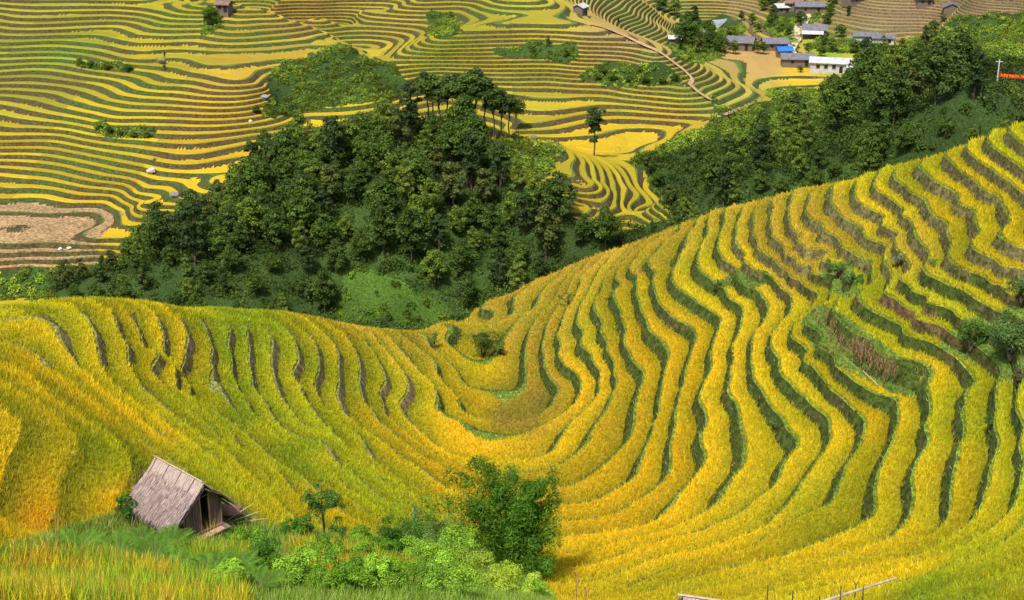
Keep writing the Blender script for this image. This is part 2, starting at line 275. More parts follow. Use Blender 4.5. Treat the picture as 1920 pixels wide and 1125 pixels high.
def polar(a0, a1, na, d0, d1, nd):
    az = np.radians(np.linspace(a0, a1, na)); dd = np.geomspace(d0, d1, nd)
    return dd[:, None] * np.tan(az)[None], np.repeat(dd[:, None], na, 1)
def flat_poly(us): return [(u, v) for u, v in us]
# colours: samples of the crops' own colour over the fields
def idw(u, v, S, p=3):
    S = [(a, b, c) for a, b, c in S]; W = np.zeros(u.shape); O = np.zeros(u.shape + (3,))
    for a, b, c in S:
        w = 1 / ((u - a) ** 2 + (v - b) ** 2 + 400.) ** (p / 2); W += w; O += w[..., None] * np.array(c)
    return O / W[..., None]
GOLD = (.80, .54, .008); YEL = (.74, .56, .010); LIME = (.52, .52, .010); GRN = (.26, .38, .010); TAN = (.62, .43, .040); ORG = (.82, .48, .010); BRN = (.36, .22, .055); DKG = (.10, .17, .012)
NEARCOL = [(1000,770,BRN),(940,765,BRN),(1030,640,TAN),(1012,710,TAN),(880,700,YEL),(1100,700,GOLD),(1200,600,GOLD),(1300,700,GOLD),(1250,800,GOLD),(1150,900,GOLD),(1200,1000,GOLD),(1400,800,GOLD),
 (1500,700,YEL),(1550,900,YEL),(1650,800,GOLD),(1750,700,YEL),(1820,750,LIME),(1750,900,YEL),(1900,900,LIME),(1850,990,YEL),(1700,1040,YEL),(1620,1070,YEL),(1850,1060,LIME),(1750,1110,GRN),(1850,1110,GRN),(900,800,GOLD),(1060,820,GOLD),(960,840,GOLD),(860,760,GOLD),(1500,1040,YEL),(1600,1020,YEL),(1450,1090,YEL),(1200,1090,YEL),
 (1100,500,TAN),(1200,450,TAN),(1300,420,TAN),(1400,400,TAN),(1450,450,TAN),(1550,430,TAN),(1650,380,YEL),(1500,480,TAN),(1380,480,YEL),(1350,560,YEL),(1700,340,LIME),(1780,400,YEL),(1700,480,TAN),(1850,350,YEL),(1900,280,LIME),(1850,500,YEL),(1640,600,LIME),(1700,620,LIME),(1620,540,LIME),(1560,600,YEL),(1800,640,LIME),(1900,420,YEL),
 (950,600,TAN),(1000,560,TAN),(760,640,TAN),(700,610,TAN),(640,600,TAN),(820,760,GOLD),(740,720,YEL),(650,700,LIME),(560,680,LIME),(450,600,GRN),(420,650,GRN),(440,760,GRN),(480,820,LIME),(380,560,LIME),(300,600,YEL),(200,620,YEL),(100,600,YEL),(50,650,YEL),(150,700,YEL),(300,700,YEL),(350,760,LIME),(100,780,GOLD),(200,800,GOLD),(60,900,GOLD),(180,870,LIME),(200,940,GOLD),(40,980,ORG),
 (300,830,GOLD),(420,860,LIME),(500,900,LIME),(560,940,GOLD),(470,940,YEL),(560,850,GRN),(650,850,LIME),(700,930,LIME),(740,980,GRN),(700,850,YEL),(800,900,GOLD),(600,780,LIME),(900,830,GOLD),(620,620,YEL)]
m_rice = mat("rice_canopy", 0.9, attr="Col", nscale=5.0, nlo=.55, nhi=1.35, bump=0.12, bscale=7)
m_bund = mat("grass_bank", 0.95, attr="Col", nscale=3.0, nlo=.45, nhi=1.6, bump=0.12, bscale=6)
m_soil = mat("bank_soil", 0.95, attr="Col", nscale=1.8, nlo=.4, nhi=1.7, bump=0.15, bscale=5)
# ---- near ground
GX, GY = polar(-36, 38, 430, 17, 172, 390)
H = nearF(GX, GY)
H = H + (fbm(GX, GY, 2.2, 5) - .5) * .10 * np.clip(GY / 60, 0, 1)
U, V = project(GX, GY, ZN0 + STN * H)
smask = blur(inpoly(U, V, [(-500,300),(-500,600),(0,585),(150,575),(420,585),(560,605),(700,625),(800,628),(800,300)]).astype(float), 12)
H = H * (1 - smask) + blur(H, 60) * smask
U, V = project(GX, GY, ZN0 + STN * H)
FORE = [(-400,1040),(0,1035),(110,1000),(140,985),(230,960),(250,900),(300,930),(440,945),(480,985),(560,1000),(640,1010),(700,1010),(760,990),(860,1000),(960,1040),(1010,1085),(1040,1135),(1040,1400),(-400,1400)]
CORN = [(1500,600),(1540,570),(1580,590),(1650,640),(1720,690),(1740,740),(1700,745),(1670,735),(1560,680),(1520,650)]
RBUSH = [(1760,650),(1800,600),(1850,590),(1930,560),(2100,560),(2100,720),(1920,715),(1870,720),(1840,690)]
RUB = [(1340,535),(1390,500),(1440,510),(1450,530),(1400,545)]
BANK = [(1560,500),(1600,490),(1600,530),(1620,545),(1590,560),(1560,550),(1530,520)]
INNER = [(800,620),(870,640),(985,640),(1000,620),(975,700),(970,720),(900,735),(850,700),(820,660)]
nonrice = [FORE, CORN, RBUSH, RUB, BANK]
amp = np.ones_like(H)
amp[inpoly(U, V, FORE)] = 0.0
amp[(U < 800) & (V < 1000) & (amp > 0)] = .68
amp[(U < 260) & (V > 690) & (amp > 0)] = .22
sil_left = inpoly(U, V, [(-400,400),(-400,640),(0,600),(150,585),(400,600),(560,620),(700,640),(790,640),(790,400)]); amp[sil_left] = .15
amp = blur(amp, 7); amp[inpoly(U, V, FORE)] = 0; amp = blur(amp, 2)
amp[GY < 30] = 0
x, y, z, hv, av, cls, lev = slice_terrain(GX, GY, H, amp, STN, 0.24, ZN0)
cx, cy, cz = x.mean(1), y.mean(1), z.mean(1)
kp = (cy < 150) | (cz > farF(cx, cy) - 1.0)
x, y, z, hv, av, cls, lev, cx, cy, cz = [q[kp] for q in (x, y, z, hv, av, cls, lev, cx, cy, cz)]
cu, cv = project(cx, cy, cz); uu, vv = project(x, y, z)
bad = np.zeros(len(cx), bool)
for pl in nonrice: bad |= inpoly(cu, cv, pl)
bad |= cy < 36
riceall = (inpoly(cu, cv, [(-400,400),(-400,640),(0,600),(150,585),(400,600),(560,620),(700,640),(790,640),(790,400)]) | ((cu < 262) & (cv > 690) & (cv < 1040))) & ~bad
lvr = vhash(lev, lev * 0 + 3, 5)
def rice_col(u, v, xw, yw, levn, fr=.4):
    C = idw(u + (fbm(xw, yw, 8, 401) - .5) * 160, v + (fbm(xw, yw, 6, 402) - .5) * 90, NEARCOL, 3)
    n = fbm(xw, yw, 9, 21)[..., None]; g = np.clip((n - .42) * 2.2 + (levn[..., None] - .5) * .35, 0, 1)
    C = C * (1 - g * .55) + np.array(GRN) * 1.05 * g * .55
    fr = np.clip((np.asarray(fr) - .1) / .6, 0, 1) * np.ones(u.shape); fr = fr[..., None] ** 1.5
    C = C * (1.10 - .10 * fr); fm_ = np.where(u < 820, .72, .5)[..., None] * fr; C = C * (1 - fm_) + np.array((.27, .31, .010)) * fm_  # rice turns darker and greener towards the bank; crease shade put into the colour
    C = C * (.84 + .32 * ((levn[..., None] * 7.31) % 1)) * np.array((1, 1, 1))
    o = np.clip((fbm(xw, yw, 2.5, 33)[..., None] - .5) * 2, 0, 1); C = C * (1 - .12 * o) + np.array(ORG) * .12 * o
    return C
col = np.zeros(x.shape + (3,))
gr_ = tri_grad(x, y, hv); fr_ = hv.mean(1) % 1
flatr = (cls == 4) & (fr_ < 1 - .25 * np.clip(gr_ / .30, 0, 1)) & (gr_ < .30)
riceall |= flatr & ~bad
ric = (((cls == 2) | (cls == 1) | (cls == 3)) & ~bad) | riceall
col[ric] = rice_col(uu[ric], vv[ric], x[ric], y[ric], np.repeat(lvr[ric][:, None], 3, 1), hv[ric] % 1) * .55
gmix = fbm(x, y, 5, 41)[..., None]
BG1 = np.array((.050, .075, .010)); BG2 = np.array((.095, .070, .026)); RED = np.array((.17, .085, .045)); TANB = np.array((.28, .19, .085)); LG = np.array((.17, .26, .030))
left = (cu < 820)[:, None, None] * np.ones(x.shape + (1,))
ris = BG1 * (1 - np.clip((gmix - .55) * 3, 0, 1)) + BG2 * np.clip((gmix - .55) * 3, 0, 1)
ur = ((cv < 520) & (cu > 1350))[:, None, None] * .8
ris = ris * (1 - ur) + (BG2 * .9 * (1 - gmix) + np.array((.2, .17, .06)) * gmix) * ur
redz = inpoly(cu, cv, [(1660,520),(1700,560),(1800,620),(1780,640),(1660,590),(1560,560)])[:, None, None] * .8
ris = ris * (1 - redz) + RED * redz
ris = ris * (1 - left * .75) + TANB * left * .75
s4 = (cls == 4) & ~ric; col[s4] = ris[s4]
bnd = LG * (.55 + .9 * gmix) * (1 - left * .5) + TANB * left * .5
s0 = (cls == 0) & ~ric; col[s0] = bnd[s0]
gr = np.array((.10, .17, .022)) * (.5 + gmix) + np.array((.12, .05, .0)) * np.clip(fbm(x, y, 2.5, 77)[..., None] - .5, 0, 1)
ofs = bad & (cls != 4); col[ofs] = gr[ofs]
fm = np.select([ric, cls == 0, cls == 4], [0, 1, 2], 1)
Vv = np.stack([x, y, z + CAMZ], -1).reshape(-1, 3)
near_ground = np_mesh("terraced_ground", Vv, np.arange(len(Vv)).reshape(-1, 3), col.reshape(-1, 3), fm, (m_rice, m_bund, m_soil))
tag(near_ground, kind="structure")
NEAR_TRI = dict(x=x, y=y, z=z, cls=cls, bad=bad, u=cu, v=cv, lev=lvr, ric=ric, hm=(hv.mean(1)) % 1)
RICEALL = riceall
ROADS = [("road", [(1478,0),(1500,14),(1512,34),(1508,40),(1490,62),(1490,78),(1478,92),(1480,102),(1500,108),(1530,118),(1560,124),(1640,140)], 4.0, 0),
 ("river", [(1350,38),(1338,52),(1322,62)], 5.0, 0),
 ("path", [(1105,45),(1180,72),(1240,104),(1285,135),(1300,150),(1292,160),(1310,175),(1335,190)], 1.1, 0),
 ("path", [(1340,222),(1365,215),(1388,205)], 1.0, 0),
 ("track", [(1850,180),(1830,215),(1822,240),(1835,262),(1870,250)], 2.2, 0)]
# ---- far ground
STF = 0.8
GX, GY = polar(-36, 38, 560, 150, 900, 460)
Z = farF(GX, GY)
Z = Z + ((fbm(GX, GY, 12, 9) - .5) * .5 + (fbm(GX, GY, 40, 19) - .5) * .6) * np.where(GX > 0, .5, 1)
U, V = project(GX, GY, Z)
U = U + (fbm(GX, GY, 7, 301) - .5) * 46; V = V + (fbm(GX, GY, 5, 302) - .5) * 22
WOOD_A = [(200,505),(300,455),(420,372),(480,300),(520,255),(640,245),(720,215),(800,225),(880,245),(940,265),(935,290),(925,320),(960,345),(1010,350),(1040,395),(1100,415),(1140,440),(1200,430),(1262,415),(1300,440),(1130,500),(1000,560),(880,620),(640,640),(450,640),(300,600),(100,560),(90,515)]
WOOD_B = [(1190,305),(1260,290),(1330,262),(1400,265),(1500,250),(1570,195),(1620,150),(1690,125),(1790,115),(1960,120),(2100,120),(2100,300),(1850,300),(1700,350),(1580,390),(1490,400),(1330,440),(1270,440),(1262,400),(1230,350)]
SCRUB = [[(480,215),(505,170),(500,140),(560,105),(640,85),(700,110),(760,150),(772,175),(700,190),(600,205),(520,220)],
 [(1310,165),(1380,205),(1440,190),(1545,235),(1560,260),(1400,280),(1240,310),(1180,300),(1230,270),(1330,240),(1360,215)],
 [(930,268),(1000,262),(1058,280),(1045,310),(1005,330),(930,325)],
 [(1700,80),(1800,30),(1960,20),(2100,20),(2100,130),(1820,120),(1760,100),(1690,125)],
 [(1440,170),(1500,165),(1600,178),(1590,230),(1540,235),(1450,195)],
 [(0,505),(200,505),(200,560),(0,560)],[(1260,60),(1360,20),(1400,60),(1330,120),(1260,115)],
 [(1105,128),(1160,120),(1230,120),(1290,140),(1280,158),(1150,158),(1060,148)],
 [(1540,70),(1660,80),(1690,100),(1560,95),(1500,90)],[(370,50),(400,20),(425,25),(395,60),(370,80)],
 [(150,232),(200,228),(300,248),(300,260),(200,255)],[(140,118),(260,122),(260,132),(140,128)],[(800,20),(870,30),(860,75),(815,75)],[(900,92),(1080,80),(1080,110),(960,106)],
 [(1010,395),(1060,400),(1150,440),(1100,450),(1020,430)],[(1060,70),(1010,66),(1080,60)],[(1620,185),(1700,150),(1750,240),(1620,260)]]
BROWN = [[(-100,378),(190,380),(235,400),(180,452),(190,500),(-100,500)]]
VILL = [(1370,0),(1960,-20),(1960,100),(1640,170),(1370,110),(1330,110)]
amp = np.ones_like(Z)
for pl in [WOOD_A, WOOD_B] + SCRUB: amp[inpoly(U, V, pl)] = 0
amp[inpoly(U, V, [(1430,40),(1520,0),(1545,20),(1500,75),(1480,110),(1460,95)])] = 0; amp[GY < 200] = 0; amp[GY > 720] = 0
amp = blur(amp, 3)
BR = np.array([0, .09, .115, .56, .585])
x, y, z, hv, av, cls, lev = slice_terrain(GX, GY, Z / STF, amp, STF, 0.22, 0.0)
cx, cy, cz = x.mean(1), y.mean(1), z.mean(1); cu, cv = project(cx, cy, cz); uu, vv = project(x, y, z)
bad = av.mean(1) < .55
gr_ = tri_grad(x, y, hv); cls = np.where((cls == 4) & (gr_ < .22) & (hv.mean(1) % 1 < 1 - .36 * np.clip(gr_ / .22, 0, 1)), 3, cls)
lvr = vhash(lev, (cx // 60).astype(int), 5)
S_RICE = [(100,50,(.42,.40,.015)),(300,30,(.52,.42,.012)),(100,110,(.36,.38,.02)),(200,250,(.66,.46,.012)),(480,60,(.60,.40,.03)),(560,40,(.66,.42,.04)),(420,290,(.72,.47,.012)),(100,320,(.66,.45,.012)),(300,400,(.72,.48,.012)),
 (640,60,(.50,.40,.03)),(900,60,(.48,.41,.02)),(1000,120,(.52,.44,.02)),(1000,200,(.62,.48,.02)),(1100,260,(.78,.50,.012)),(1250,230,(.70,.48,.015)),(1200,360,(.62,.48,.014)),(1100,330,(.60,.48,.014)),
 (1350,150,(.55,.45,.06)),(1420,180,(.5,.42,.06)),(1250,90,(.46,.36,.08)),(1180,50,(.52,.36,.09)),(1380,105,(.60,.38,.12)),(1430,110,(.58,.37,.12)),(1500,150,(.80,.52,.03)),(1560,100,(.30,.42,.03)),(1600,115,(.5,.46,.02)),
 (1640,30,(.40,.32,.12)),(1700,40,(.42,.30,.13)),(1720,85,(.55,.42,.07)),(1850,10,(.38,.30,.12)),(1430,40,(.55,.45,.05)),(1400,20,(.5,.42,.08)),(1300,20,(.48,.38,.08)),(640,220,(.74,.5,.012))]
C = idw(uu, vv, S_RICE, 4); g = np.clip((fbm(x, y, 26, 51) - .45) * 1.6 + (lvr[:, None] - .5) * .6, 0, 1)[..., None]
C = C * (1 - .5 * g) + np.array((.28, .34, .012)) * .5 * g; C = C * (.8 + .4 * vhash(lev, (cx // 25).astype(int), 8))[:, None, None]
brn = inpoly(cu, cv, BROWN[0]); gm = fbm(x, y, 9, 61)[..., None]
C = np.where(brn[:, None, None], np.array((.46, .30, .14)) * (.75 + .5 * gm), C)
RB = np.array((.070, .050, .016)); RG = np.array((.045, .080, .012))
mixg = np.clip((fbm(x, y, 22, 71)[..., None] - .42) * 3, 0, 1)
ri = RB * (1 - mixg) + RG * mixg
vl = inpoly(cu, cv, VILL)[:, None, None] * .6; ri = ri * (1 - vl) + np.array((.17, .10, .07)) * vl
col = np.where((cls == 4)[:, None, None], ri, C * .70)
bu = RG * 1.9 * (.6 + .8 * gm); col = np.where((cls == 0)[:, None, None], bu, col)
sc = np.array((.034, .066, .010)) * (.5 + 1. * gm); col = np.where(bad[:, None, None], sc, col)
bright = inpoly(cu + (fbm(cx, cy, 4, 303) - .5) * 70, cv + (fbm(cx, cy, 3, 304) - .5) * 50, [(640,520),(720,500),(790,540),(850,590),(800,610),(640,600)])[:, None, None]
col = np.where(bright, np.array((.05, .10, .01)) * (.4 + 1.2 * gm), col)
fm = np.select([bad, cls == 0, cls == 4, brn], [1, 1, 2, 2], 0)
Vv = np.stack([x, y, z + CAMZ], -1).reshape(-1, 3)
far_ground = np_mesh("far_hillside", Vv, np.arange(len(Vv)).reshape(-1, 3), col.reshape(-1, 3), fm, (m_rice, m_bund, m_soil))
tag(far_ground, kind="structure")
def groundz(x, y, near=None):
    """ground height (relative to the camera)"""
    x = np.atleast_1d(np.asarray(x, float)); y = np.atleast_1d(np.asarray(y, float))
    zn = ZN0 + STN * nearF(x, y); zf = farF(x, y)
    return np.where(y < 150, zn, zf)
def hit(u, v, near):
    """where the ray through a photo pixel first meets the near or the far ground"""
    u = np.atleast_1d(np.asarray(u, float)); v = np.atleast_1d(np.asarray(v, float)); F = (lambda a, b: ZN0 + STN * nearF(a, b)) if near else farF
    ds = np.geomspace(24, 150, 90) if near else np.geomspace(205, 700, 150)
    dx, dy, dz = ray(u, v); out = np.full(len(u), np.nan)
    for i in range(len(u)):
        t = ds / dy[i]; g = F(dx[i] * t, ds) - dz[i] * t; k = np.argmax(g > 0)
        if g[k] > 0 and k > 0:
            f = g[k - 1] / (g[k - 1] - g[k]); out[i] = ds[k - 1] + f * (ds[k] - ds[k - 1])
    t = out / dy
    return dx * t, out, dz * t
# ------------------------------------------------------------ plants as leaf-sized faces
def tri_sample(x, y, z, sel, dens):
    """random points on selected triangles; dens = points per square metre of plan area (array)"""
    X, Y, Zz = x[sel], y[sel], z[sel]
    ar = np.abs((X[:, 1] - X[:, 0]) * (Y[:, 2] - Y[:, 0]) - (X[:, 2] - X[:, 0]) * (Y[:, 1] - Y[:, 0])) / 2
    e = ar * dens; n = np.floor(e + rng.random(len(e))).astype(int); i = np.repeat(np.arange(len(e)), n)
    a = rng.random(len(i)); b = rng.random(len(i)); f = a + b > 1; a[f] = 1 - a[f]; b[f] = 1 - b[f]; c = 1 - a - b
    mix = lambda Q: Q[i, 0] * a + Q[i, 1] * b + Q[i, 2] * c
    return mix(X), mix(Y), mix(Zz), np.flatnonzero(sel)[i]
def blades(px, py, pz, hgt, wid, lean, nb, col, cj=.35, headcol=None, headp=0.):
    """tufts: nb narrow triangles each"""
    n = len(px); N = n * nb; r = lambda: rng.random(N)
    P0 = np.repeat(np.c_[px, py, pz], nb, 0); h = np.repeat(np.broadcast_to(hgt, n), nb) * (.6 + .6 * r()); w = np.repeat(np.broadcast_to(wid, n), nb)
    th = r() * 2 * np.pi; ln = np.repeat(np.broadcast_to(lean, n), nb) * (.2 + r()); d = np.c_[np.cos(th), np.sin(th)]
    th2 = r() * 2 * np.pi; s = np.c_[np.cos(th2), np.sin(th2)] * (w / 2)[:, None]
    base = P0.copy(); base[:, :2] += d * (.3 * ln)[:, None]
    A = base.copy(); A[:, :2] += s; B = base.copy(); B[:, :2] -= s
    T = base.copy(); T[:, :2] += d * ln[:, None]; T[:, 2] += h
    V = np.stack([A, B, T], 1).reshape(-1, 3); F = np.arange(N * 3).reshape(-1, 3)
    c = np.repeat(col, nb, 0) * (1 + cj * (rng.random((N, 1)) * 2 - 1))
    if headcol is not None:
        m = rng.random(N) < headp; c[m] = np.array(headcol) * (.6 + .8 * rng.random((m.sum(), 1)))
    return V, F, np.repeat(c, 3, 0)
def leaves(P, nrm, size, asp, col, jit=.6):
    """quads centred at P facing roughly nrm"""
    n = len(P); k = nrm + rng.normal(0, jit, (n, 3)); k /= np.linalg.norm(k, axis=1)[:, None] + 1e-9
    u = np.cross(k, rng.normal(0, 1, (n, 3))); u /= np.linalg.norm(u, axis=1)[:, None] + 1e-9; w = np.cross(k, u)
    s = (size * (.6 + .8 * rng.random(n)))[:, None]
    u = u * s * .5; w = w * s * .5 * asp
    V = np.stack([P - u, P - w * .9 + u * .1, P + u, P + w * .9 + u * .1], 1).reshape(-1, 3)
    return V, np.arange(n * 4).reshape(-1, 4), np.repeat(col, 4, 0)
m_leaf = mat("leaf", .6, attr="Col", trans=.25, spec=.12)
m_ricep = mat("rice_blades", .7, attr="Col", trans=.35, spec=.2)
m_bark = mat("bark", .9, col=(.10, .075, .05), nscale=5, bump=.03, bscale=12, nlocal=True)
m_culm = mat("culm", .6, col=(.16, .17, .05), nscale=3, nlocal=True)
def tube(segs, mt, name, parent, nside=6):     # segs: list of polylines [(x,y,z,r),...] joined in one mesh
    V = []; F = []
    for pl in segs:
        pl = [np.array(p, float) for p in pl]; b0 = len(V)
        for i, p in enumerate(pl):
            d = (pl[min(i + 1, len(pl) - 1)] - pl[max(i - 1, 0)])[:3]; d = d / (np.linalg.norm(d) + 1e-9)
            a = np.cross(d, (0, 1, 0.1)); a /= np.linalg.norm(a) + 1e-9; b = np.cross(d, a)
            for s in range(nside):
                t = 2 * math.pi * s / nside; V.append(p[:3] + (a * math.cos(t) + b * math.sin(t)) * p[3])
        for i in range(len(pl) - 1):
            for s in range(nside):
                q = b0 + i * nside; F.append((q + s, q + (s + 1) % nside, q + nside + (s + 1) % nside, q + nside + s))
        V.append(pl[-1][:3]); t_ = len(V) - 1; q = b0 + (len(pl) - 1) * nside
        for s in range(0, nside, 1): F.append((q + s, q + (s + 1) % nside, t_, t_))
    F = np.array(F); me = bpy.data.meshes.new(name)
    me.from_pydata([tuple(v) for v in V], [], [tuple(f) if f[2] != f[3] else tuple(f[:3]) for f in F]); me.materials.append(mt)
    for p in me.polygons: p.use_smooth = True
    o = bpy.data.objects.new(name, me); COL.objects.link(o)
    if parent: o.parent = parent
    return o
def crown_data(rs, lobes, per, leaf, asp, c0, flat=.8, drop=0., lo=-.35):
    """lobes: list of (x,y,z,r); leaves on their shells"""
    L = np.array(lobes, float); n = len(L) * per; i = np.repeat(np.arange(len(L)), per)
    d = rs.normal(0, 1, (n, 3)); d /= np.linalg.norm(d, axis=1)[:, None]; d[:, 2] = np.where(d[:, 2] < lo, -d[:, 2], d[:, 2])
    rr = L[i, 3] * (.55 + .5 * rs.random(n)); P = L[i, :3] + d * rr[:, None] * np.array([1, 1, flat]); P[:, 2] -= drop * rs.random(n)
    cl = (.65 + .7 * rs.random(len(L)))[i]; hue = rs.random(len(L))[i]
    c = np.array(c0)[None] * (cl * (.7 + .6 * rs.random(n)))[:, None]; c = c * 1.15 * np.c_[1 + .22 * hue, 1 + .05 * hue, 1 - .2 * hue]
    return leaves(P, d + np.array([0, 0, .4]), np.full(n, leaf), asp, c)
def join_data(parts):
    V = []; F = []; C = []; o = 0
    for v, f, c in parts: V.append(v); F.append(f + o); C.append(c); o += len(v)
    return np.concatenate(V), np.concatenate(F), np.concatenate(C)
def plant(name, label, cat, loc, group=None):
    o = bpy.data.objects.new(name, None); COL.objects.link(o); o.location = loc; o.empty_display_size = .3
    return tag(o, label, cat, group)
def make_tree(seed, h, w, nl, per, leaf, c0, trunk=.35, cat="tree", name="broadleaf_tree", asp=.7, slim=1.0, label=None, loc=(0, 0, 0), flat=.8, limbs=6, tr=.035, mt=None):
    rs = np.random.RandomState(seed); t = plant(name, label, cat, loc)
    lob = []
    for _ in range(nl):
        q = rs.normal(0, 1, 3); q /= np.linalg.norm(q); q *= rs.random() ** .4
        zc = h * (trunk + (1 - trunk) * .5); zz = q[2] * h * (1 - trunk) * .42
        prof = 1 - .35 * max(0, q[2]) ; lob.append((q[0] * w * .38 * prof, q[1] * w * .38 * prof, zc + zz, w * (.13 + .11 * rs.random()) * slim))
    V, F, C = crown_data(rs, lob, per, leaf, asp, c0, flat); np_mesh("crown", V, F, C, None, (m_leaf,), False, t)
    r0 = h * tr; segs = [[(0, 0, -.4, r0), (rs.normal(0, .05) * h * .3, 0, h * .3, r0 * .75), (rs.normal(0, .06) * h * .4, rs.normal(0, .05) * h * .4, h * .6, r0 * .5), (0, 0, h * .88, r0 * .15)]]
    for k in range(limbs):
        L = lob[rs.randint(nl)]; z0 = h * (trunk * .8 + .25 * rs.random()); segs.append([(0, 0, z0, r0 * .4), (L[0] * .5, L[1] * .5, (z0 + L[2]) / 2, r0 * .28), (L[0], L[1], L[2], r0 * .08)])
    tube(segs, mt or m_bark, "trunk", t)
    return t
def copy_thing(t, loc, rz=0, s=1.0, label=None, group=None, sz=None):
    c = t.copy(); COL.objects.link(c); c.location = loc; c.rotation_euler = (0, 0, rz); c.scale = (s, s, sz or s)
    if label: c["label"] = label
    if group: c["group"] = group
    for ch in t.children:
        d = ch.copy(); COL.objects.link(d); d.parent = c
        for g in ch.children:
            e = g.copy(); COL.objects.link(e); e.parent = d
    return c
def G(u, v, near=True):
    x, y, z = hit(u, v, near); return float(x[0]), float(y[0]), float(z[0]) + CAMZ
# ---- rice plants on the near terraces
T = NEAR_TRI; cyc = T['y'].mean(1); riceall_k = RICEALL
sel = T['ric'] & ((T['cls'] == 2) | riceall_k) & (T['u'] > -330) & (T['u'] < 2330) & (T['v'] < 1200)
px, py, pz, ti = tri_sample(T['x'], T['y'], T['z'], sel, np.clip(15 * (110 / cyc[sel]) ** 1.2, 12, 34))
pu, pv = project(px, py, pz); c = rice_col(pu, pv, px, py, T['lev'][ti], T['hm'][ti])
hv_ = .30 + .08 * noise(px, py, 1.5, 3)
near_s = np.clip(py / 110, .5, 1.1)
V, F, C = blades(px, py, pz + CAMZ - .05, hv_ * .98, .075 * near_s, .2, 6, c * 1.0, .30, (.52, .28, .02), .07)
rice = np_mesh("rice_plants", V, F, C, None, (m_ricep,)); tag(rice, "ripe golden rice standing on the near terraces of the bowl", "rice", kind="stuff")
# ---- grass on the banks
sel = (~T['ric']) & (T['u'] > -330) & (T['u'] < 2330) & (cyc > 40) & (T['v'] > 100) & ~(T['bad'] & (T['v'] > 940) & (T['u'] < 1060))
isl = T['u'][sel] < 820
px, py, pz, ti = tri_sample(T['x'], T['y'], T['z'], sel, np.where(T['cls'][sel] == 4, 22, np.where(T['cls'][sel] == 0, 26, 14)) * np.where(isl, .35, 1))
g = noise(px, py, 4, 91)[:, None]; c = np.array((.13, .23, .02)) * (1 - g) + np.array((.19, .23, .03)) * g
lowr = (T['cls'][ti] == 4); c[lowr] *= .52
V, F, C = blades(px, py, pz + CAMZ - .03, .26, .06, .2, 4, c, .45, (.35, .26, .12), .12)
gr = np_mesh("bank_grass", V, F, C, None, (m_leaf,)); tag(gr, "green grass growing on the earth banks between the near terraces", "grass", kind="stuff")
# ---- dense undergrowth over the wooded and scrub slopes
def bushes(px, py, pz, rad, per, leaf, c0, asp=.7):
    n = len(px); i = np.repeat(np.arange(n), per); N = len(i); d = rng.normal(0, 1, (N, 3)); d /= np.linalg.norm(d, axis=1)[:, None]; d[:, 2] = np.abs(d[:, 2])
    P_ = np.c_[px, py, pz][i] + d * (rad[i] * (.5 + .55 * rng.random(N)))[:, None]
    hue = rng.random(n)[i][:, None]; cc = c0[i] * np.hstack([1 + .7 * hue, 1 + .15 * hue, 1 - .2 * hue]) * ((.45 + 1.15 * rng.random(n))[i] * (.7 + .6 * rng.random(N)))[:, None]
    return leaves(P_, d + np.array([0, 0, .3]), np.full(N, leaf), asp, cc)
xx, yy, zz = x, y, z
fy = cy
sel = bad & (cu > -200) & (cu < 2130) & (cv > -30) & (cv < 640) & (fy > 195) & (fy < 520)
wood = (inpoly(cu, cv, WOOD_A) | inpoly(cu, cv, WOOD_B))
dn = np.where(wood[sel], .30, .75) * np.clip(260 / fy[sel], .4, 1)
px, py, pz, ti = tri_sample(xx, yy, zz, sel, dn)
brt = bright[ti, 0, 0]; wd = wood[ti]
gg = fbm(px, py, 12, 13)[:, None]
c0 = np.where(wd[:, None], np.array((.036, .076, .012)), np.array((.12, .215, .024))) * (.35 + 1.3 * gg)
c0 = np.where(brt[:, None], np.array((.07, .15, .010)) * (.4 + gg), c0)
rad = np.where(brt, .8, np.where(wd, 2.0, 1.0)) * (.35 + 1.1 * rng.random(len(px)) ** 1.6)
V, F, C = bushes(px, py, pz + CAMZ - .1, rad, 80, .38, c0)
ug = np_mesh("undergrowth", V, F, C, None, (m_leaf,)); tag(ug, "low green undergrowth and scrub covering the wooded and unfarmed slopes", "undergrowth", kind="stuff")
# ------------------------------------------------------------ trees of the middle wood and the right wood
DG = [(.050, .092, .018), (.062, .115, .018), (.036, .068, .020), (.095, .155, .022), (.070, .095, .024), (.13, .20, .028)]
protos = []
for i, (h, w, nl, tf, cidx, sl, lf) in enumerate([(8.5, 5.6, 40, .1, 0, .85, .38), (7.5, 6.0, 46, .08, 1, .75, .34), (10.5, 4.4, 36, .12, 2, .85, .38), (7.5, 5.6, 42, .08, 3, .75, .32), (8.5, 4.8, 30, .15, 4, .85, .40), (8, 4.0, 46, .08, 5, .6, .26), (8.5, 6.4, 48, .2, 1, .75, .40)]):
    protos.append(make_tree(100 + i, h, w, nl, 90, lf, DG[cidx], tf, limbs=6, tr=.018, slim=sl, asp=.4 if i == 5 else .7))
def scatter(poly, n, dmin, yr, seed, tries=60000):
    rs = np.random.RandomState(seed); X = rs.uniform(-90, 120, tries); Y = rs.uniform(*yr, tries); Zg = farF(X, Y); u, v = project(X, Y, Zg)
    m = inpoly(u, v, poly) & (u > -60) & (u < 1980); X, Y, Zg, u, v = X[m], Y[m], Zg[m], u[m], v[m]; keep = []
    for i in range(len(X)):
        if all((X[i] - X[j]) ** 2 + (Y[i] - Y[j]) ** 2 > dmin ** 2 for j in keep):
            keep.append(i)
            if len(keep) >= n: break
    return [(X[i], Y[i], Zg[i] + CAMZ, u[i], v[i]) for i in keep]
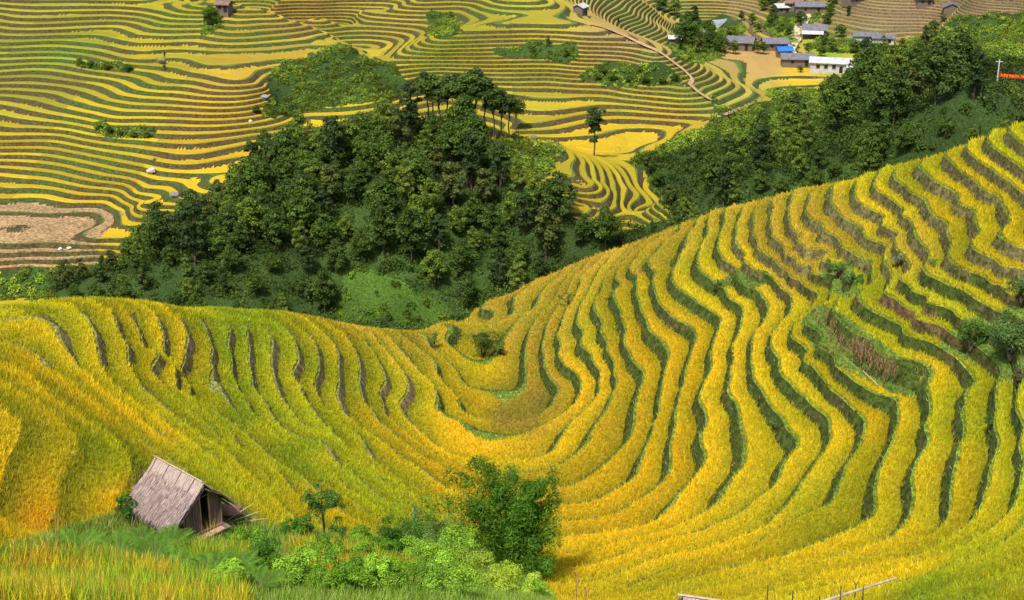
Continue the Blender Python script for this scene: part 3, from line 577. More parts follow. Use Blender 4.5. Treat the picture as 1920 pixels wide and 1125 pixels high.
def lab_a(u, v):
    if v > 500: return "dark tree at the foot of the middle wood above the gorge, crowded among others"
    if u < 480: return "dark tree on the left flank of the middle wood beside the yellow fields"
    if u > 950: return "green tree on the right flank of the middle wood below the small terraced spur"
    if v < 300: return "tree along the top edge of the dark middle wood, in front of the yellow terraces"
    return "dark green tree packed in the heart of the middle wood"
def lab_b(u, v):
    if u < 1350: return "tree at the left end of the long wood behind the near ridge"
    if v > 290: return "tree just behind the crest of the near terraced ridge, in the right wood"
    if u > 1780: return "tree by the track at the far right of the right wood"
    if v < 190: return "tree at the top of the right wood below the village fields"
    return "dark broadleaf tree in the thick of the right wood"
WA = [(230,500),(310,458),(430,372),(490,325),(530,290),(640,280),(720,262),(800,262),(880,275),(920,300),(925,330),(960,355),(1005,362),(1040,405),(1100,430),(1160,460),(1100,500),(1000,560),(880,600),(850,570),(790,530),(720,490),(640,520),(600,640),(450,640),(300,600),(100,560),(150,525)]
first = {}
def put(pi, x, y, z, s, label, group, sz=None):
    rz = random.uniform(0, 6.28)
    if pi not in first:
        t = protos[pi]; first[pi] = 1; t.location = (x, y, z); t.rotation_euler = (0, 0, rz); t.scale = (s, s, sz or s); t["label"] = label; t["group"] = group
    else: copy_thing(protos[pi], (x, y, z), rz, s, label, group, sz)
for (X, Y, Zg, u, v) in scatter(WA, 150, 3.7, (205, 275), 5):
    pi = random.choices(range(7), [5, 4, 4, 3, 3, 2, 3])[0]; s = random.uniform(.7, 1.25)
    if v > 500 and u < 600: s *= .55
    put(pi, X, Y, Zg - .2, s, lab_a(u, v), "trees of the middle wood")
WB_LOW = [(1290,425),(1340,395),(1500,325),(1620,290),(1750,235),(1850,175),(1960,170),(1960,260),(1850,275),(1700,320),(1580,360),(1490,380),(1340,435)]
for (X, Y, Zg, u, v) in scatter(WB_LOW, 52, 3.0, (165, 245), 18):
    if u > 1830 and v < 205: continue
    put(random.choice([0, 1, 3, 5, 6, 1]), X, Y, Zg - .2, random.uniform(.38, .72), lab_b(u, max(v, 295) if u < 1780 else v), "trees of the right wood")
for (X, Y, Zg, u, v) in scatter(WOOD_B, 92, 4.6, (185, 320), 8):
    if u > 1830 and v < 330 and v - 2667 * 8 / Y < 185: continue
    pi = random.choices(range(7), [3, 4, 2, 4, 3, 3, 4])[0]; s = random.uniform(.6, 1.3)
    if u < 1330: s *= .75
    if v > 300 or Y < 190: s *= .8
    put(pi, X, Y, Zg - .2, s, lab_b(u, v), "trees of the right wood")
HUTK = 1.05
# ------------------------------------------------------------ ribbons on the ground: roads, paths, river
def ribbon(name, uv, w, m, zs=None, lift=.12, label=None, near=False, kind="structure"):
    Pw = []
    for i, (u, v) in enumerate(uv):
        X, Y, Zg = hit(u, v, near); Pw.append((float(X[0]), float(Y[0])))
    Q = []
    for i in range(len(Pw) - 1):
        for k in range(8): t = k / 8; Q.append((Pw[i][0] * (1 - t) + Pw[i + 1][0] * t, Pw[i][1] * (1 - t) + Pw[i + 1][1] * t))
    Q.append(Pw[-1]); Q = np.array(Q)
    for _ in range(6): Q[1:-1] = (Q[:-2] + Q[1:-1] * 2 + Q[2:]) / 4
    d = np.gradient(Q, axis=0); d /= np.linalg.norm(d, axis=1)[:, None]; nn = np.c_[-d[:, 1], d[:, 0]]
    ww = w * (.8 + .4 * noise(Q[:, 0], Q[:, 1], 6, 3))[:, None] / 2
    V = []
    for f in (-1, -.5, 0, .5, 1):
        q = Q + nn * ww * f; zz_ = (ZN0 + STN * nearF(q[:, 0], q[:, 1])) if near else farF(q[:, 0], q[:, 1]); V.append(np.c_[q, zz_ + CAMZ + lift - .05 * abs(f)])
    n = len(Q); V = np.concatenate(V); F = np.array([(a * n + i, a * n + i + 1, (a + 1) * n + i + 1, (a + 1) * n + i) for a in range(4) for i in range(n - 1)])
    o = np_mesh(name, V, F, None, None, (m,), True)
    # face up
    if o.data.polygons[0].normal.z < 0: o.data.flip_normals()
    return tag(o, label, None, None, kind)
m_road = mat("dirt", .95, col=(.58, .46, .32), nscale=.6, nlo=.75, nhi=1.2)
m_path = mat("path_dirt", .95, col=(.42, .27, .15), nscale=.9, nlo=.7, nhi=1.2)
m_water = mat("river_water", .12, col=(.30, .31, .29), nscale=.4, spec=.5)
for nm, uv, w, m in ROADS: ribbon(nm, uv, w, m_water if nm == "river" else (m_road if nm == "road" else m_path), lift=.35)
# ------------------------------------------------------------ generic mesh pieces
Y_SM = True
class MB:
    def __init__(s): s.V = []; s.F = []
    def box(s, c, d, rz=0, rx=0, ry=0):
        M = Matrix.Translation(c) @ Matrix.Rotation(rz, 4, 'Z') @ Matrix.Rotation(ry, 4, 'Y') @ Matrix.Rotation(rx, 4, 'X'); b = len(s.V)
        for x_ in (-.5, .5):
            for y_ in (-.5, .5):
                for z_ in (-.5, .5): s.V.append(tuple(M @ Vector((x_ * d[0], y_ * d[1], z_ * d[2]))))
        s.F += [tuple(b + i for i in f) for f in ((0, 1, 3, 2), (4, 6, 7, 5), (0, 4, 5, 1), (2, 3, 7, 6), (0, 2, 6, 4), (1, 5, 7, 3))]; return s
    def bar(s, p, q, r, sides=6, r2=None):
        p = Vector(p); q = Vector(q); d = (q - p).normalized(); a = d.orthogonal().normalized(); b_ = d.cross(a); b = len(s.V); r2 = r if r2 is None else r2
        for P_, rr in ((p, r), (q, r2)):
            for k in range(sides): t = 2 * math.pi * k / sides; s.V.append(tuple(P_ + (a * math.cos(t) + b_ * math.sin(t)) * rr))
        for k in range(sides): s.F.append((b + k, b + (k + 1) % sides, b + sides + (k + 1) % sides, b + sides + k))
        s.F += [tuple(b + k for k in range(sides))[::-1], tuple(b + sides + k for k in range(sides))]; return s
    def poly(s, vs): b = len(s.V); s.V += [tuple(v) for v in vs]; s.F.append(tuple(range(b, b + len(vs)))); return s
    def prism(s, a, b2):  # two matching polygons
        n = len(a); b = len(s.V); s.V += [tuple(v) for v in a] + [tuple(v) for v in b2]
        s.F += [tuple(range(b, b + n))[::-1], tuple(range(b + n, b + 2 * n))] + [(b + i, b + (i + 1) % n, b + n + (i + 1) % n, b + n + i) for i in range(n)]; return s
    def build(s, name, m, parent=None, smooth=False):
        me = bpy.data.meshes.new(name); me.from_pydata(s.V, [], s.F); me.materials.append(m)
        bm_ = bmesh.new(); bm_.from_mesh(me); bmesh.ops.recalc_face_normals(bm_, faces=bm_.faces); bm_.to_mesh(me); bm_.free()
        if smooth:
            for p in me.polygons: p.use_smooth = True
        o = bpy.data.objects.new(name, me); COL.objects.link(o)
        if parent: o.parent = parent
        return o
m_tin = mat("tin_roof", .45, col=(.50, .50, .50), nscale=.8, nlo=.7, nhi=1.1)
m_grey = mat("fibre_cement_roof", .8, col=(.15, .145, .16), nscale=1.2, nlo=.7, nhi=1.3)
m_wood = mat("old_timber", .85, col=(.17, .125, .095), nscale=3, nlo=.6, nhi=1.3, nlocal=True, stretch=(4, 4, .6))
m_white = mat("lime_wash", .85, col=(.46, .44, .40), nscale=.8, nlo=.8, nhi=1.1)
m_dark = mat("dark_opening", .6, col=(.02, .02, .025))
m_brownroof = mat("brown_roof", .85, col=(.20, .13, .10), nscale=1.5, nlo=.7, nhi=1.3)
m_blue = mat("blue_sheet", .4, col=(.03, .16, .62), nscale=1, nlo=.8, nhi=1.2)
m_conc = mat("concrete", .8, col=(.52, .50, .46), nscale=2, nlo=.8, nhi=1.1)
def house(u, v, w, d, h, rz, roofm, wallm, label, wins=2, cat="house", name="village_house", pitch=.45, over=.6, near=False, lean=None):
    if Y_SM: w *= .86; d *= .86; h *= .86
    X, Y, Z_ = G(u, v, near); t = plant(name, label, cat, (X, Y, Z_ + .1)); t.rotation_euler = (0, 0, R(rz))
    b = MB(); rg = h + d * .5 * pitch
    sec = lambda x_: [(x_, -d / 2, -1.5), (x_, d / 2, -1.5), (x_, d / 2, h), (x_, 0, rg), (x_, -d / 2, h)]
    b.prism(sec(-w / 2), sec(w / 2)).build("wall", wallm, t)
    rf = MB(); W = w / 2 + over * .7; D_ = d / 2 + over; ze = h - over * pitch
    for s in (-1, 1):
        q = [(-W, 0, rg + .05), (W, 0, rg + .05), (W, s * D_, ze + .05), (-W, s * D_, ze + .05)]; rf.prism(q, [(a, b_, c + .16) for a, b_, c in q])
    for k in range(int(w * 1.2)):
        xk = -W + (k + .5) * 2 * W / int(w * 1.2)
        for s in (-1, 1): rf.bar((xk, 0, rg + .23), (xk, s * D_, ze + .23), .05, 4)
    rf.build("roof", roofm, t)
    for k in range(wins):
        xk = (k + 1) * w / (wins + 2) - w / 2
        f = MB()
        for (cx_, cz_, sx, sz) in ((xk, h * .58 + .5, 1.1, .1), (xk, h * .58 - .5, 1.1, .1), (xk - .5, h * .58, .1, 1.0), (xk + .5, h * .58, .1, 1.0)): f.box((cx_, -d / 2 - .04, cz_), (sx, .1, sz))
        fo = f.build("window", m_wood, t); MB().box((xk, -d / 2 - .012, h * .58), (.88, .03, .88)).build("pane", m_dark, fo)
    MB().box((w * .28, -d / 2 - .02, 1.0), (1.0, .06, 2.0)).build("door", m_dark, t)
    if lean:
        q = [(-W, -D_ + .1, ze - .05), (lean[0], -D_ + .1, ze - .05), (lean[0], -D_ - lean[1], ze - .9), (-W, -D_ - lean[1], ze - .9)]
        MB().prism(q, [(a, b_, c + .1) for a, b_, c in q]).build("lean_to_roof", lean[2], t)
    return t
house(1556,134,13.5,5.5,3.4,-14,m_tin,m_white,"long whitewashed house under a pale tin roof at the edge of the yellow field", 3)
house(1602,138,5,4,2.4,-10,m_tin,m_wood,"timber annex with a white tin roof touching the long whitewashed house",1)
house(1494,122,11,6,2.6,-6,m_grey,m_wood,"low house with a dark grey roof left of the long white house",1)
house(1470,106,5,4,2.5,5,m_blue,m_wood,"small hut roofed with bright blue sheeting beside the village road",1,"hut")
house(1452,92,9,6,2.6,0,m_grey,m_wood,"dark roofed timber house just behind the blue roofed hut",1)
house(1388,92,10,7,3,-18,m_grey,m_wood,"large timber house with a charcoal roof at the back of the tan field",1)
house(1527,68,9,6.5,3,-12,m_grey,m_wood,"timber house with a dark roof right of the bend in the dirt road",1,lean=(3,2.2,m_tin))
house(1517,24,12,6,3,-3,m_grey,m_wood,"long dark roofed house at the top of the village road",1)
house(1465,24,6,5,2.6,10,m_tin,m_wood,"small shed with a pale roof left of the top village houses",1,"shed")
house(1490,18,7,5,3,-25,m_brownroof,m_wood,"brown roofed house at the very top of the village among trees",1)
house(1603,5,9,6,2.6,25,m_brownroof,m_wood,"brown roofed house by the top edge, right of the village",1)
house(1783,24,7,6,2.4,78,m_grey,m_wood,"lone grey gabled house on the upper right terraces",0)
house(1732,8,6,4,2.2,0,m_grey,m_wood,"small grey hut at the top edge on the right hillside",1,"hut")
house(1622,76,9,4,2.0,-8,m_grey,m_conc,"long low grey shed behind the banana plants",0,"shed")
house(1655,80,8,4,2.0,-8,m_grey,m_conc,"low grey shed right of the longer grey shed",0,"shed")
house(1088,26,3.6,3.2,2.2,60,m_tin,m_wood,"small hut with a white tin roof on the ridge at the top centre",0,"hut","field_hut")
house(1264,82,4,3.2,2.2,0,m_tin,m_wood,"white roofed hut in the bushes below the brown terraces",0,"hut","field_hut")
house(421,22,4,3.4,2.4,-15,m_brownroof,m_wood,"small brown hut on top of the rounded terraced knoll, upper left",1,"hut","field_hut")
house(893,252,3.2,2,.9,-4,m_grey,m_conc,"low pale roofed shelter behind the tall bare trunked trees",0,"shelter","field_hut")
# utility poles and banner
def upole(u, v, hpx, label, far_d=None, r=.14):
    X, Y, Z_ = G(u, v, False); h = hpx * Y / FPX * 1.02; t = plant("utility_pole", label, "pole", (X, Y, Z_), "concrete poles along the road")
    MB().bar((0, 0, -.6), (0, 0, h), r, 8, r * .65).build("post", m_conc, t); MB().box((0, 0, h * .93), (1.2, .1, .12)).build("crossarm", m_conc, t)
    return t, X, Y, Z_, h
upole(1612,138,16,"pale concrete pole beside the long white house")
upole(1684,126,19,"concrete pole above the bamboo at the head of the right wood")
upole(1750,128,21,"concrete pole left of the red earth cutting")
_, bx, by, bz, bh = upole(1868,168,56,"tall concrete pole holding the red and yellow banner", r=.16)
upole(1499,40,16,"slim pole by the upper bend of the village road", r=.1)
bn = plant("roadside_banner", "long red banner with yellow marks stretched from the tall pole", "banner", (bx + .3, by, bz + bh * .42))
m_red = mat("red_cloth", .6, col=(.75, .035, .01)); m_yel = mat("yellow_print", .6, col=(.9, .55, .02))
wv = MB(); n = 24
for i in range(n):
    f0, f1 = i / n, (i + 1) / n; g_ = lambda f: (f * 7.5, .12 * math.sin(f * 9), -.25 * math.sin(math.pi * f))
    a, b_ = g_(f0), g_(f1); wv.prism([a, b_, (b_[0], b_[1], b_[2] + .62), (a[0], a[1], a[2] + .62)], [(a[0], a[1] - .02, a[2]), (b_[0], b_[1] - .02, b_[2]), (b_[0], b_[1] - .02, b_[2] + .62), (a[0], a[1] - .02, a[2] + .62)])
wv.build("cloth", m_red, bn)
wy = MB()
for i in range(15):
    f0 = .05 + i * .06; g0 = (f0 * 7.5, .12 * math.sin(f0 * 9) - .06, -.25 * math.sin(math.pi * f0)); hh_ = .3 + .12 * ((i * 7) % 3) / 2
    wy.box((g0[0], g0[1], g0[2] + .31), (.07, .04, hh_)); wy.box((g0[0] + .12, g0[1], g0[2] + .31 + (.1 if i % 2 else -.1)), (.24, .04, .08))
wy.build("print", m_yel, bn)
upole(1922,172,56,"tall concrete pole at the right edge holding the far end of the banner", r=.16)
# stones and small heaps on the far terraces
def stone(u, v, s, label, c=(.45, .44, .42), name="boulder", near=False, cat="rock"):
    X, Y, Z_ = G(u, v, near); bm_ = bmesh.new(); bmesh.ops.create_icosphere(bm_, subdivisions=3, radius=1)
    sd_ = random.random() * 50
    for q in bm_.verts:
        n_ = q.co.copy(); f = .75 + .5 * float(noise(np.array(n_.x * 1.3 + sd_), np.array(n_.y * 1.3 + n_.z * 2 + sd_), .8, 3)); q.co = Vector((n_.x * s * f, n_.y * s * f * .8, n_.z * s * f * .65))
    me = bpy.data.meshes.new(name); bm_.to_mesh(me); bm_.free(); me.materials.append(mat("stone_" + str(round(sd_)), .9, col=c, nscale=2, bump=.05))
    o = bpy.data.objects.new(name, me); COL.objects.link(o); o.location = (X, Y, Z_ + s * .5); return tag(o, label, cat)
stone(496,186,.9,"white boulder at the right end of a terrace beside the scrub slope",(.24,.24,.25))
stone(284,324,.9,"grey boulder on a terrace bank at the left, above the small pale one")
stone(330,369,1.0,"grey rock heap on the narrow yellow terraces near the wood",(.2,.18,.19))
stone(303,118,1.1,"brown mound beside the terraces left of the knoll",(.20,.17,.10))
stone(290,300,.4,"small pale stone on the left terraces",(.13,.12,.12)); stone(470,229,.45,"small grey stone on the yellow terrace edge below the scrub",(.5,.48,.5))
stone(1002,262,.8,"dark rock at the edge of the flat yellow field behind the wood",(.2,.16,.13))
for i,(u,v) in enumerate([(113,469),(130,467)]): stone(u,v,.42,"white stone on the bank below the brown paddies, "+("left" if i==0 else "right")+" one of the pair",(.7,.68,.64))
# two tiny walkers on the far terraces
m_cloth = mat("dark_clothing", .9, col=(.03, .03, .04)); m_skin = mat("skin", .6, col=(.40, .22, .14)); m_hair = mat("hair", .7, col=(.015, .012, .01))
def person(u, v, label, rz, bend=0.):
    X, Y, Z_ = G(u, v, False); P_ = {}; me = bpy.data.meshes.new("person")
    J = [(0,0,.92,.13),(0,0,1.15,.12),(0,.0-bend*.15,1.38,.15),(0,-bend*.2,1.50,.055),(0,-bend*.22-.01,1.60,.095),(0,-bend*.22,1.70,.08),
         (.19,-bend*.15,1.40,.06),(.27,-.03,1.12,.045),(.25,-.14,.88,.035),(-.19,-bend*.15,1.40,.06),(-.28,-.02,1.13,.045),(-.26,-.12,.88,.035),
         (.09,0,.86,.10),(.11,-.06,.48,.07),(.12,.04,.08,.045),(.12,-.10,.03,.04),(-.09,0,.86,.10),(-.11,.04,.48,.07),(-.12,.12,.08,.045),(-.12,0,.03,.04)]
    E = [(0,1),(1,2),(2,3),(3,4),(4,5),(2,6),(6,7),(7,8),(2,9),(9,10),(10,11),(0,12),(12,13),(13,14),(14,15),(0,16),(16,17),(17,18),(18,19)]
    me.from_pydata([j[:3] for j in J], E, []); o = bpy.data.objects.new("person", me); COL.objects.link(o); me.materials.append(m_cloth)
    sk = o.modifiers.new("skin", 'SKIN'); 
    for i, j in enumerate(J): me.skin_vertices[0].data[i].radius = (j[3], j[3])
    me.skin_vertices[0].data[0].use_root = True
    o.modifiers.new("sub", 'SUBSURF').levels = 1; o.location = (X, Y, Z_ + .3); o.rotation_euler = (0, 0, rz)
    h = MB()
    for k in range(6): a = k / 6 * 6.28; h.bar((0, -bend * .22, 1.74), (.07 * math.cos(a), -bend * .22 + .07 * math.sin(a), 1.62), .05, 5)
    h.build("hair", m_hair, o); return tag(o, label, "person")
person(309,112,"person in dark clothes standing on a terrace left of the knoll", 1.0)
person(226,262,"person in dark clothes walking a terrace bank below the hedge", -.6, .5)
# ------------------------------------------------------------ thatched hut
hx, hy, hz = G(345, 990); hz = float(ZN0 + STN * nearF(np.array([hx]), np.array([hy]))[0]) + CAMZ
m_thatch = mat("thatch", .95, col=(.46, .35, .33), nscale=2.2, nlo=.45, nhi=1.45, bump=.05, bscale=6, nlocal=True, stretch=(9, 1.2, 1.2))
m_thatch2 = mat("thatch_cap", .95, col=(.42, .33, .29), nscale=3, nlo=.6, nhi=1.35, bump=.04, bscale=8, nlocal=True, stretch=(9, 1.5, 1.5))
m_plank = mat("weathered_planks", .85, col=(.20, .135, .10), nscale=2.5, nlo=.4, nhi=1.5, nlocal=True, stretch=(7, 7, .7), bump=.01)
m_plank2 = mat("pale_plank", .85, col=(.45, .27, .17), nscale=3, nlo=.7, nhi=1.25, nlocal=True)
m_bamb = mat("dry_bamboo", .6, col=(.50, .40, .26), nscale=4, nlo=.7, nhi=1.2, nlocal=True)
m_mud = mat("mud", .95, col=(.25, .13, .085), nscale=2, bump=.08, nlocal=True)
hut = plant("thatched_hut", "small timber hut on stilts with a greyish thatched roof on the near slope", "hut", (hx, hy, hz))
HS = hy / 57.0
HW, HD, FL, EV, RG = 3.0, 1.9, .5, 1.65, 2.6        # length along the ridge (local x), depth, floor, eave, ridge height
# front gable wall at +x
def planks(mb, x0, y0, y1, z0, ztop, n, along='y'):
    for k in range(n):
        a = y0 + (y1 - y0) * k / n; b_ = y0 + (y1 - y0) * (k + 1) / n - .012; c_ = (a + b_) / 2; jx = rng.uniform(-.008, .008)
        zt = ztop(c_) + rng.uniform(-.03, .02)
        if along == 'y': mb.box((x0 + jx, c_, (z0 + zt) / 2), (.035, b_ - a, zt - z0))
        else: mb.box((c_, x0 + jx, (z0 + zt) / 2), (b_ - a, .035, zt - z0))
gab = lambda y_: EV + (RG - EV - .15) * (1 - abs(y_) / (HD / 2 + .12)) 
w = MB(); planks(w, HW / 2, -HD / 2, -.10, FL - .1, lambda y_: min(gab(y_), 2.3), 7); planks(w, HW / 2, .34, HD / 2, FL - .1, lambda y_: min(gab(y_), 2.3), 5)
w.box((HW / 2 + .01, .12, 2.05), (.03, .46, .05)); w.build("front_wall", m_plank, hut)
w = MB(); planks(w, -HW / 2, -HD / 2, HD / 2, FL - .1, gab, 14); w.build("back_wall", m_plank, hut)
w = MB(); planks(w, -HD / 2, -HW / 2, HW / 2, FL - .1, lambda a: EV, 20, 'x'); w.build("side_wall", m_plank, hut)
w = MB(); planks(w, HD / 2, -HW / 2, HW / 2, FL - .1, lambda a: EV, 20, 'x'); w.build("side_wall", m_plank, hut)
fr = MB()
for yy_ in (-.10, .34): fr.box((HW / 2 + .03, yy_, 1.35), (.06, .05, 1.65))
fr.build("door_frame", m_plank2, hut)
MB().box((0, 0, FL - .05), (HW + .25, HD + .1, .09)).box((HW / 2 + .28, 0, FL - .12), (.45, HD + .25, .05), 0, .03).build("floor", m_plank, hut)
for (sx, sy) in ((1, -1), (1, 1), (-1, -1), (-1, 1)): MB().bar((sx * HW / 2, sy * HD / 2, -.7), (sx * HW / 2, sy * HD / 2, EV), .055, 7).build("stilt", m_plank, hut)
MB().box((HW / 2 + .42, -.15, .42), (.32, 1.75, .05), 0, .08).build("step_board", m_plank2, hut)
MB().box((HW / 2 + .75, -.62, .12), (.95, .18, .05), -.3, 0, .62).build("ramp_plank", m_plank2, hut)
# thatch: two curved slopes with ragged eaves, many straw strands
def slope(side, x0, x1):
    V = []; F = []; nx, ns = 60, 14
    for i in range(nx + 1):
        xx_ = x0 + (x1 - x0) * i / nx
        for j in range(ns + 1):
            t_ = j / ns; yy_ = side * t_ * (HD / 2 + .62); z_ = RG + .05 - t_ * (RG - EV + .62) * (1 - .12 * math.sin(t_ * 3.14)) 
            wob = .05 * float(noise(np.array(xx_ * 5.), np.array(t_ * 4.), 1, 7 + side)); rag = (rng.uniform(-.08, .06) if j == ns else 0)
            V.append((xx_, yy_ + side * rag, z_ + wob + rag * -.8))
    for i in range(nx):
        for j in range(ns): a = i * (ns + 1) + j; F.append((a, a + 1, a + ns + 2, a + ns + 1))
    n0 = len(V); V += [(a, b_ * .97, c - .13) for a, b_, c in V]; F += [tuple(n0 + q for q in f)[::-1] for f in F]
    return V, F
for side in (-1, 1):
    V, F = slope(side, -HW / 2 - .28, HW / 2 + .34); me = bpy.data.meshes.new("thatch_slope"); me.from_pydata(V, [], F); me.materials.append(m_thatch)
    o = bpy.data.objects.new("thatch_slope", me); COL.objects.link(o); o.parent = hut
    n = 5200; xs = rng.uniform(-HW / 2 - .3, HW / 2 + .36, n); ts = rng.random(n) ** .8; L_ = rng.uniform(.18, .5, n); wd_ = rng.uniform(.008, .02, n)
    ym = side * ts * (HD / 2 + .62); zm = RG + .10 - ts * (RG - EV + .62) * (1 - .12 * np.sin(ts * 3.14)) + rng.uniform(0, .05, n)
    dy_ = side * .74; dz_ = -.72; A = np.c_[xs - wd_, ym, zm]; B = np.c_[xs + wd_, ym, zm]; Cc = np.c_[xs + rng.normal(0, .03, n), ym + dy_ * L_, zm + dz_ * L_ + .03]
    cc = np.array((.50, .39, .36)) * rng.uniform(.35, 1.5, (n, 1)) * np.array((1, 1, 1)); Vs = np.stack([A, B, Cc], 1).reshape(-1, 3)
    st = np_mesh("straw", Vs, np.arange(3 * n).reshape(-1, 3), np.repeat(cc, 3, 0), None, (m_ricep,), False, o)
cap = MB(); 
for side in (-1, 1):
    n = 26
    for k in range(n):
        x0 = -HW / 2 - .3 + k * (HW + .64) / n; x1 = x0 + (HW + .64) / n; ln = .50 + rng.uniform(-.09, .10)
        q = [(x0, 0, RG + .17), (x1, 0, RG + .17), (x1, side * ln, RG + .12 - ln * 1.02), (x0, side * ln, RG + .12 - ln * 1.02)]; cap.prism(q, [(a, b_, c + .05) for a, b_, c in q])
cp = cap.build("ridge_cap", m_thatch2, hut)
for k in range(8):
    xk = -HW / 2 - .1 + k * (HW + .3) / 7
    bb = MB()
    for side in (-1, 1): bb.bar((xk + rng.uniform(-.05, .05), 0, RG + .25), (xk, side * .62, RG - .46), .022, 5)
    bb.build("ridge_batten", m_bamb if k % 2 else m_plank, hut)
MB().bar((-HW / 2 - .3, -.05, RG + .26), (HW / 2 + .3, -.02, RG + .26), .03).bar((HW / 2 + .3, .25, RG - .2), (HW / 2 + .34, .7, RG - .55), .015).build("ridge_pole", m_bamb, hut)
hut.rotation_euler = (0, 0, R(-44)); hut.scale = (HS * HUTK,) * 3
mud = stone(425, 975, 1.0, "brown earth heap with dry stalks under the thatched hut", (.24, .13, .09), "earth_heap", True, "earth heap"); mud.scale = (.8, .6, .45)
for i in range(3):
    a = Vector(G(418 + 6 * i, 985)); t = MB().bar(a + Vector((0, 0, .1)), a + Vector((1.3 + .2 * i, .3, .9 - .35 * i)), .02, 5).build("leaning_pole", m_bamb)
    tag(t, ["upper", "middle", "lower"][i] + " of the thin dry poles leaning right of the thatched hut", "pole", "poles leaning by the hut")
# ------------------------------------------------------------ near shrubs and trees
def shrub(u, v, w, h, c, label, seed, per=90, nl=14, leaf=.13, asp=.5, near=True, name="leafy_shrub", cat="shrub", stems=5, drop=0., flat=.9, lo=-.2):
    X, Y, Z_ = G(u, v, near); t = plant(name, label, cat, (X, Y, Z_)); rs = np.random.RandomState(seed); lob = []
    for _ in range(nl):
        q = rs.normal(0, 1, 3); q /= np.linalg.norm(q); q *= rs.random() ** .5; lob.append((q[0] * w * .42, q[1] * w * .42, h * .44 + q[2] * h * .38, min(w, h) * (.13 + .12 * rs.random())))
    V, F, C = crown_data(rs, lob, per, leaf, asp, c, flat, drop, lo); np_mesh("foliage", V, F, C, None, (m_leaf,), False, t)
    tube([[(0, 0, -.3, .04 * h), (L[0] * .4, L[1] * .4, L[2] * .5, .025 * h), (L[0], L[1], L[2], .008 * h)] for L in lob[:stems]], m_bark, "stem", t, 5)
    return t
GR1 = (.06, .16, .014); GR2 = (.13, .28, .022); GR3 = (.20, .38, .035); GR4 = (.04, .11, .012); GR5 = (.28, .42, .04)
shrub(316,992,1.0,1.25,GR1,"round dark green bush in front of the thatched hut",1,170,22,.09)
shrub(245,975,1.6,1.4,GR4,"dark bush left of the thatched hut",2,110,14,.12)
shrub(905,664,3.6,3.0,(.06,.10,.018),"dark olive bush standing alone in the bottom of the bowl",3,190,24,.17,.35)
shrub(935,668,1.8,1.8,(.08,.13,.03),"smaller scrubby bush touching the right of the bowl bush",4,110,12,.15)
shrub(815,645,1.3,1.3,(.07,.17,.05),"little blue green shrub at the left lip of the bowl outlet",5,80,8,.14)
shrub(1895,668,4.2,3.4,(.08,.15,.04),"large bush cutting the right edge beside the dry corn slope",6,170,24,.17)
shrub(1820,650,3.0,2.2,(.06,.13,.022),"dark green bush left of the large right edge bush",7,130,16,.16)
shrub(1915,560,2.6,1.6,(.07,.14,.035),"bush on the upper terrace bank at the right edge",8,120,12,.15)
shrub(1905,720,1.8,1.2,(.10,.10,.05),"brownish low shrub under the large right edge bush",9,80,10,.14)
shrub(1682,495,1.8,1.0,(.16,.20,.10),"pale tangled shrub on the bank where the terraces fork",10,90,10,.15)
shrub(1740,500,1.2,.8,(.12,.2,.05),"small green shrub beside the pale tangled shrub",101,60,7,.14)
shrub(1065,566,2.3,1.2,(.10,.16,.04),"bush on the small bank above the bowl, near the ridge",11,80,10,.15)
shrub(1570,510,2.6,1.2,(.07,.16,.03),"bright green bush hanging over the bank above the corn",12,110,14,.16)
shrub(1600,530,2.2,1.0,(.07,.17,.035),"weeping green bush just below the one over the corn bank",13,110,12,.16,drop=.3)
shrub(1340,540,1.6,.9,(.08,.15,.03),"low bush on the bank at the foot of the rubble patch",14,80,8,.14)
shrub(1450,800,1.2,.7,(.09,.16,.04),"tuft of weeds on a dark bank in the middle of the right hillside",15,60,7,.12)
shrub(1855,800,1.0,.8,(.05,.11,.02),"weedy gap between two strips at the lower right",16,60,7,.12)
fg = [(745,1030,1.8,1.5,GR4),(800,1075,2.0,1.6,GR3),(860,1060,2.1,1.9,GR3),(900,1110,2.4,1.5,GR5),(960,1120,2.0,1.3,GR5),(840,1120,2.0,1.2,GR3),(770,1110,1.8,1.1,GR2),(700,1110,1.6,1.0,GR3),(640,1115,1.7,1.1,GR2),
      (600,1060,1.5,1.1,GR2),(560,1105,1.5,1.2,GR3),(500,1075,1.6,1.2,GR1),(670,1060,1.2,.8,GR2),(720,1060,1.3,1.0,GR1),(470,1030,1.2,.8,GR2),(560,1010,1.3,.8,GR1),(680,1025,1.3,.9,GR2),(1000,1125,1.4,.8,GR3),(430,1110,1.4,.9,GR3),(800,1020,1.6,1.6,GR1)]
wh = ["left of the bamboo clump","under the bamboo clump, pale yellow green","just left of the dark bamboo base","by the lower edge below the bamboo, pale","rightmost pale shrub at the lower edge","at the lower edge right of the middle","low one below the leafy slope bush","at the lower edge, centre left","beside the fern bank at the lower edge",
      "behind the small rice strip at the bottom","at the lower edge right of the ferns","dark one right of the large ferns","small one between the slim tree and the bamboo","dark leafed one below the slim tree on its right","low one right of the hut path","low one at the foot of the slim tree","on the rice edge right of the slim tree","last low one right of the bamboo base","at the lower edge among the ferns","tall one against the left of the bamboo"]
for i, (a, b_, w_, h_, c_) in enumerate(fg): shrub(a, b_, w_ * 1.45, h_ * 1.35, c_, "green foreground shrub " + wh[i], 30 + i, 210, 26, .10, .45)
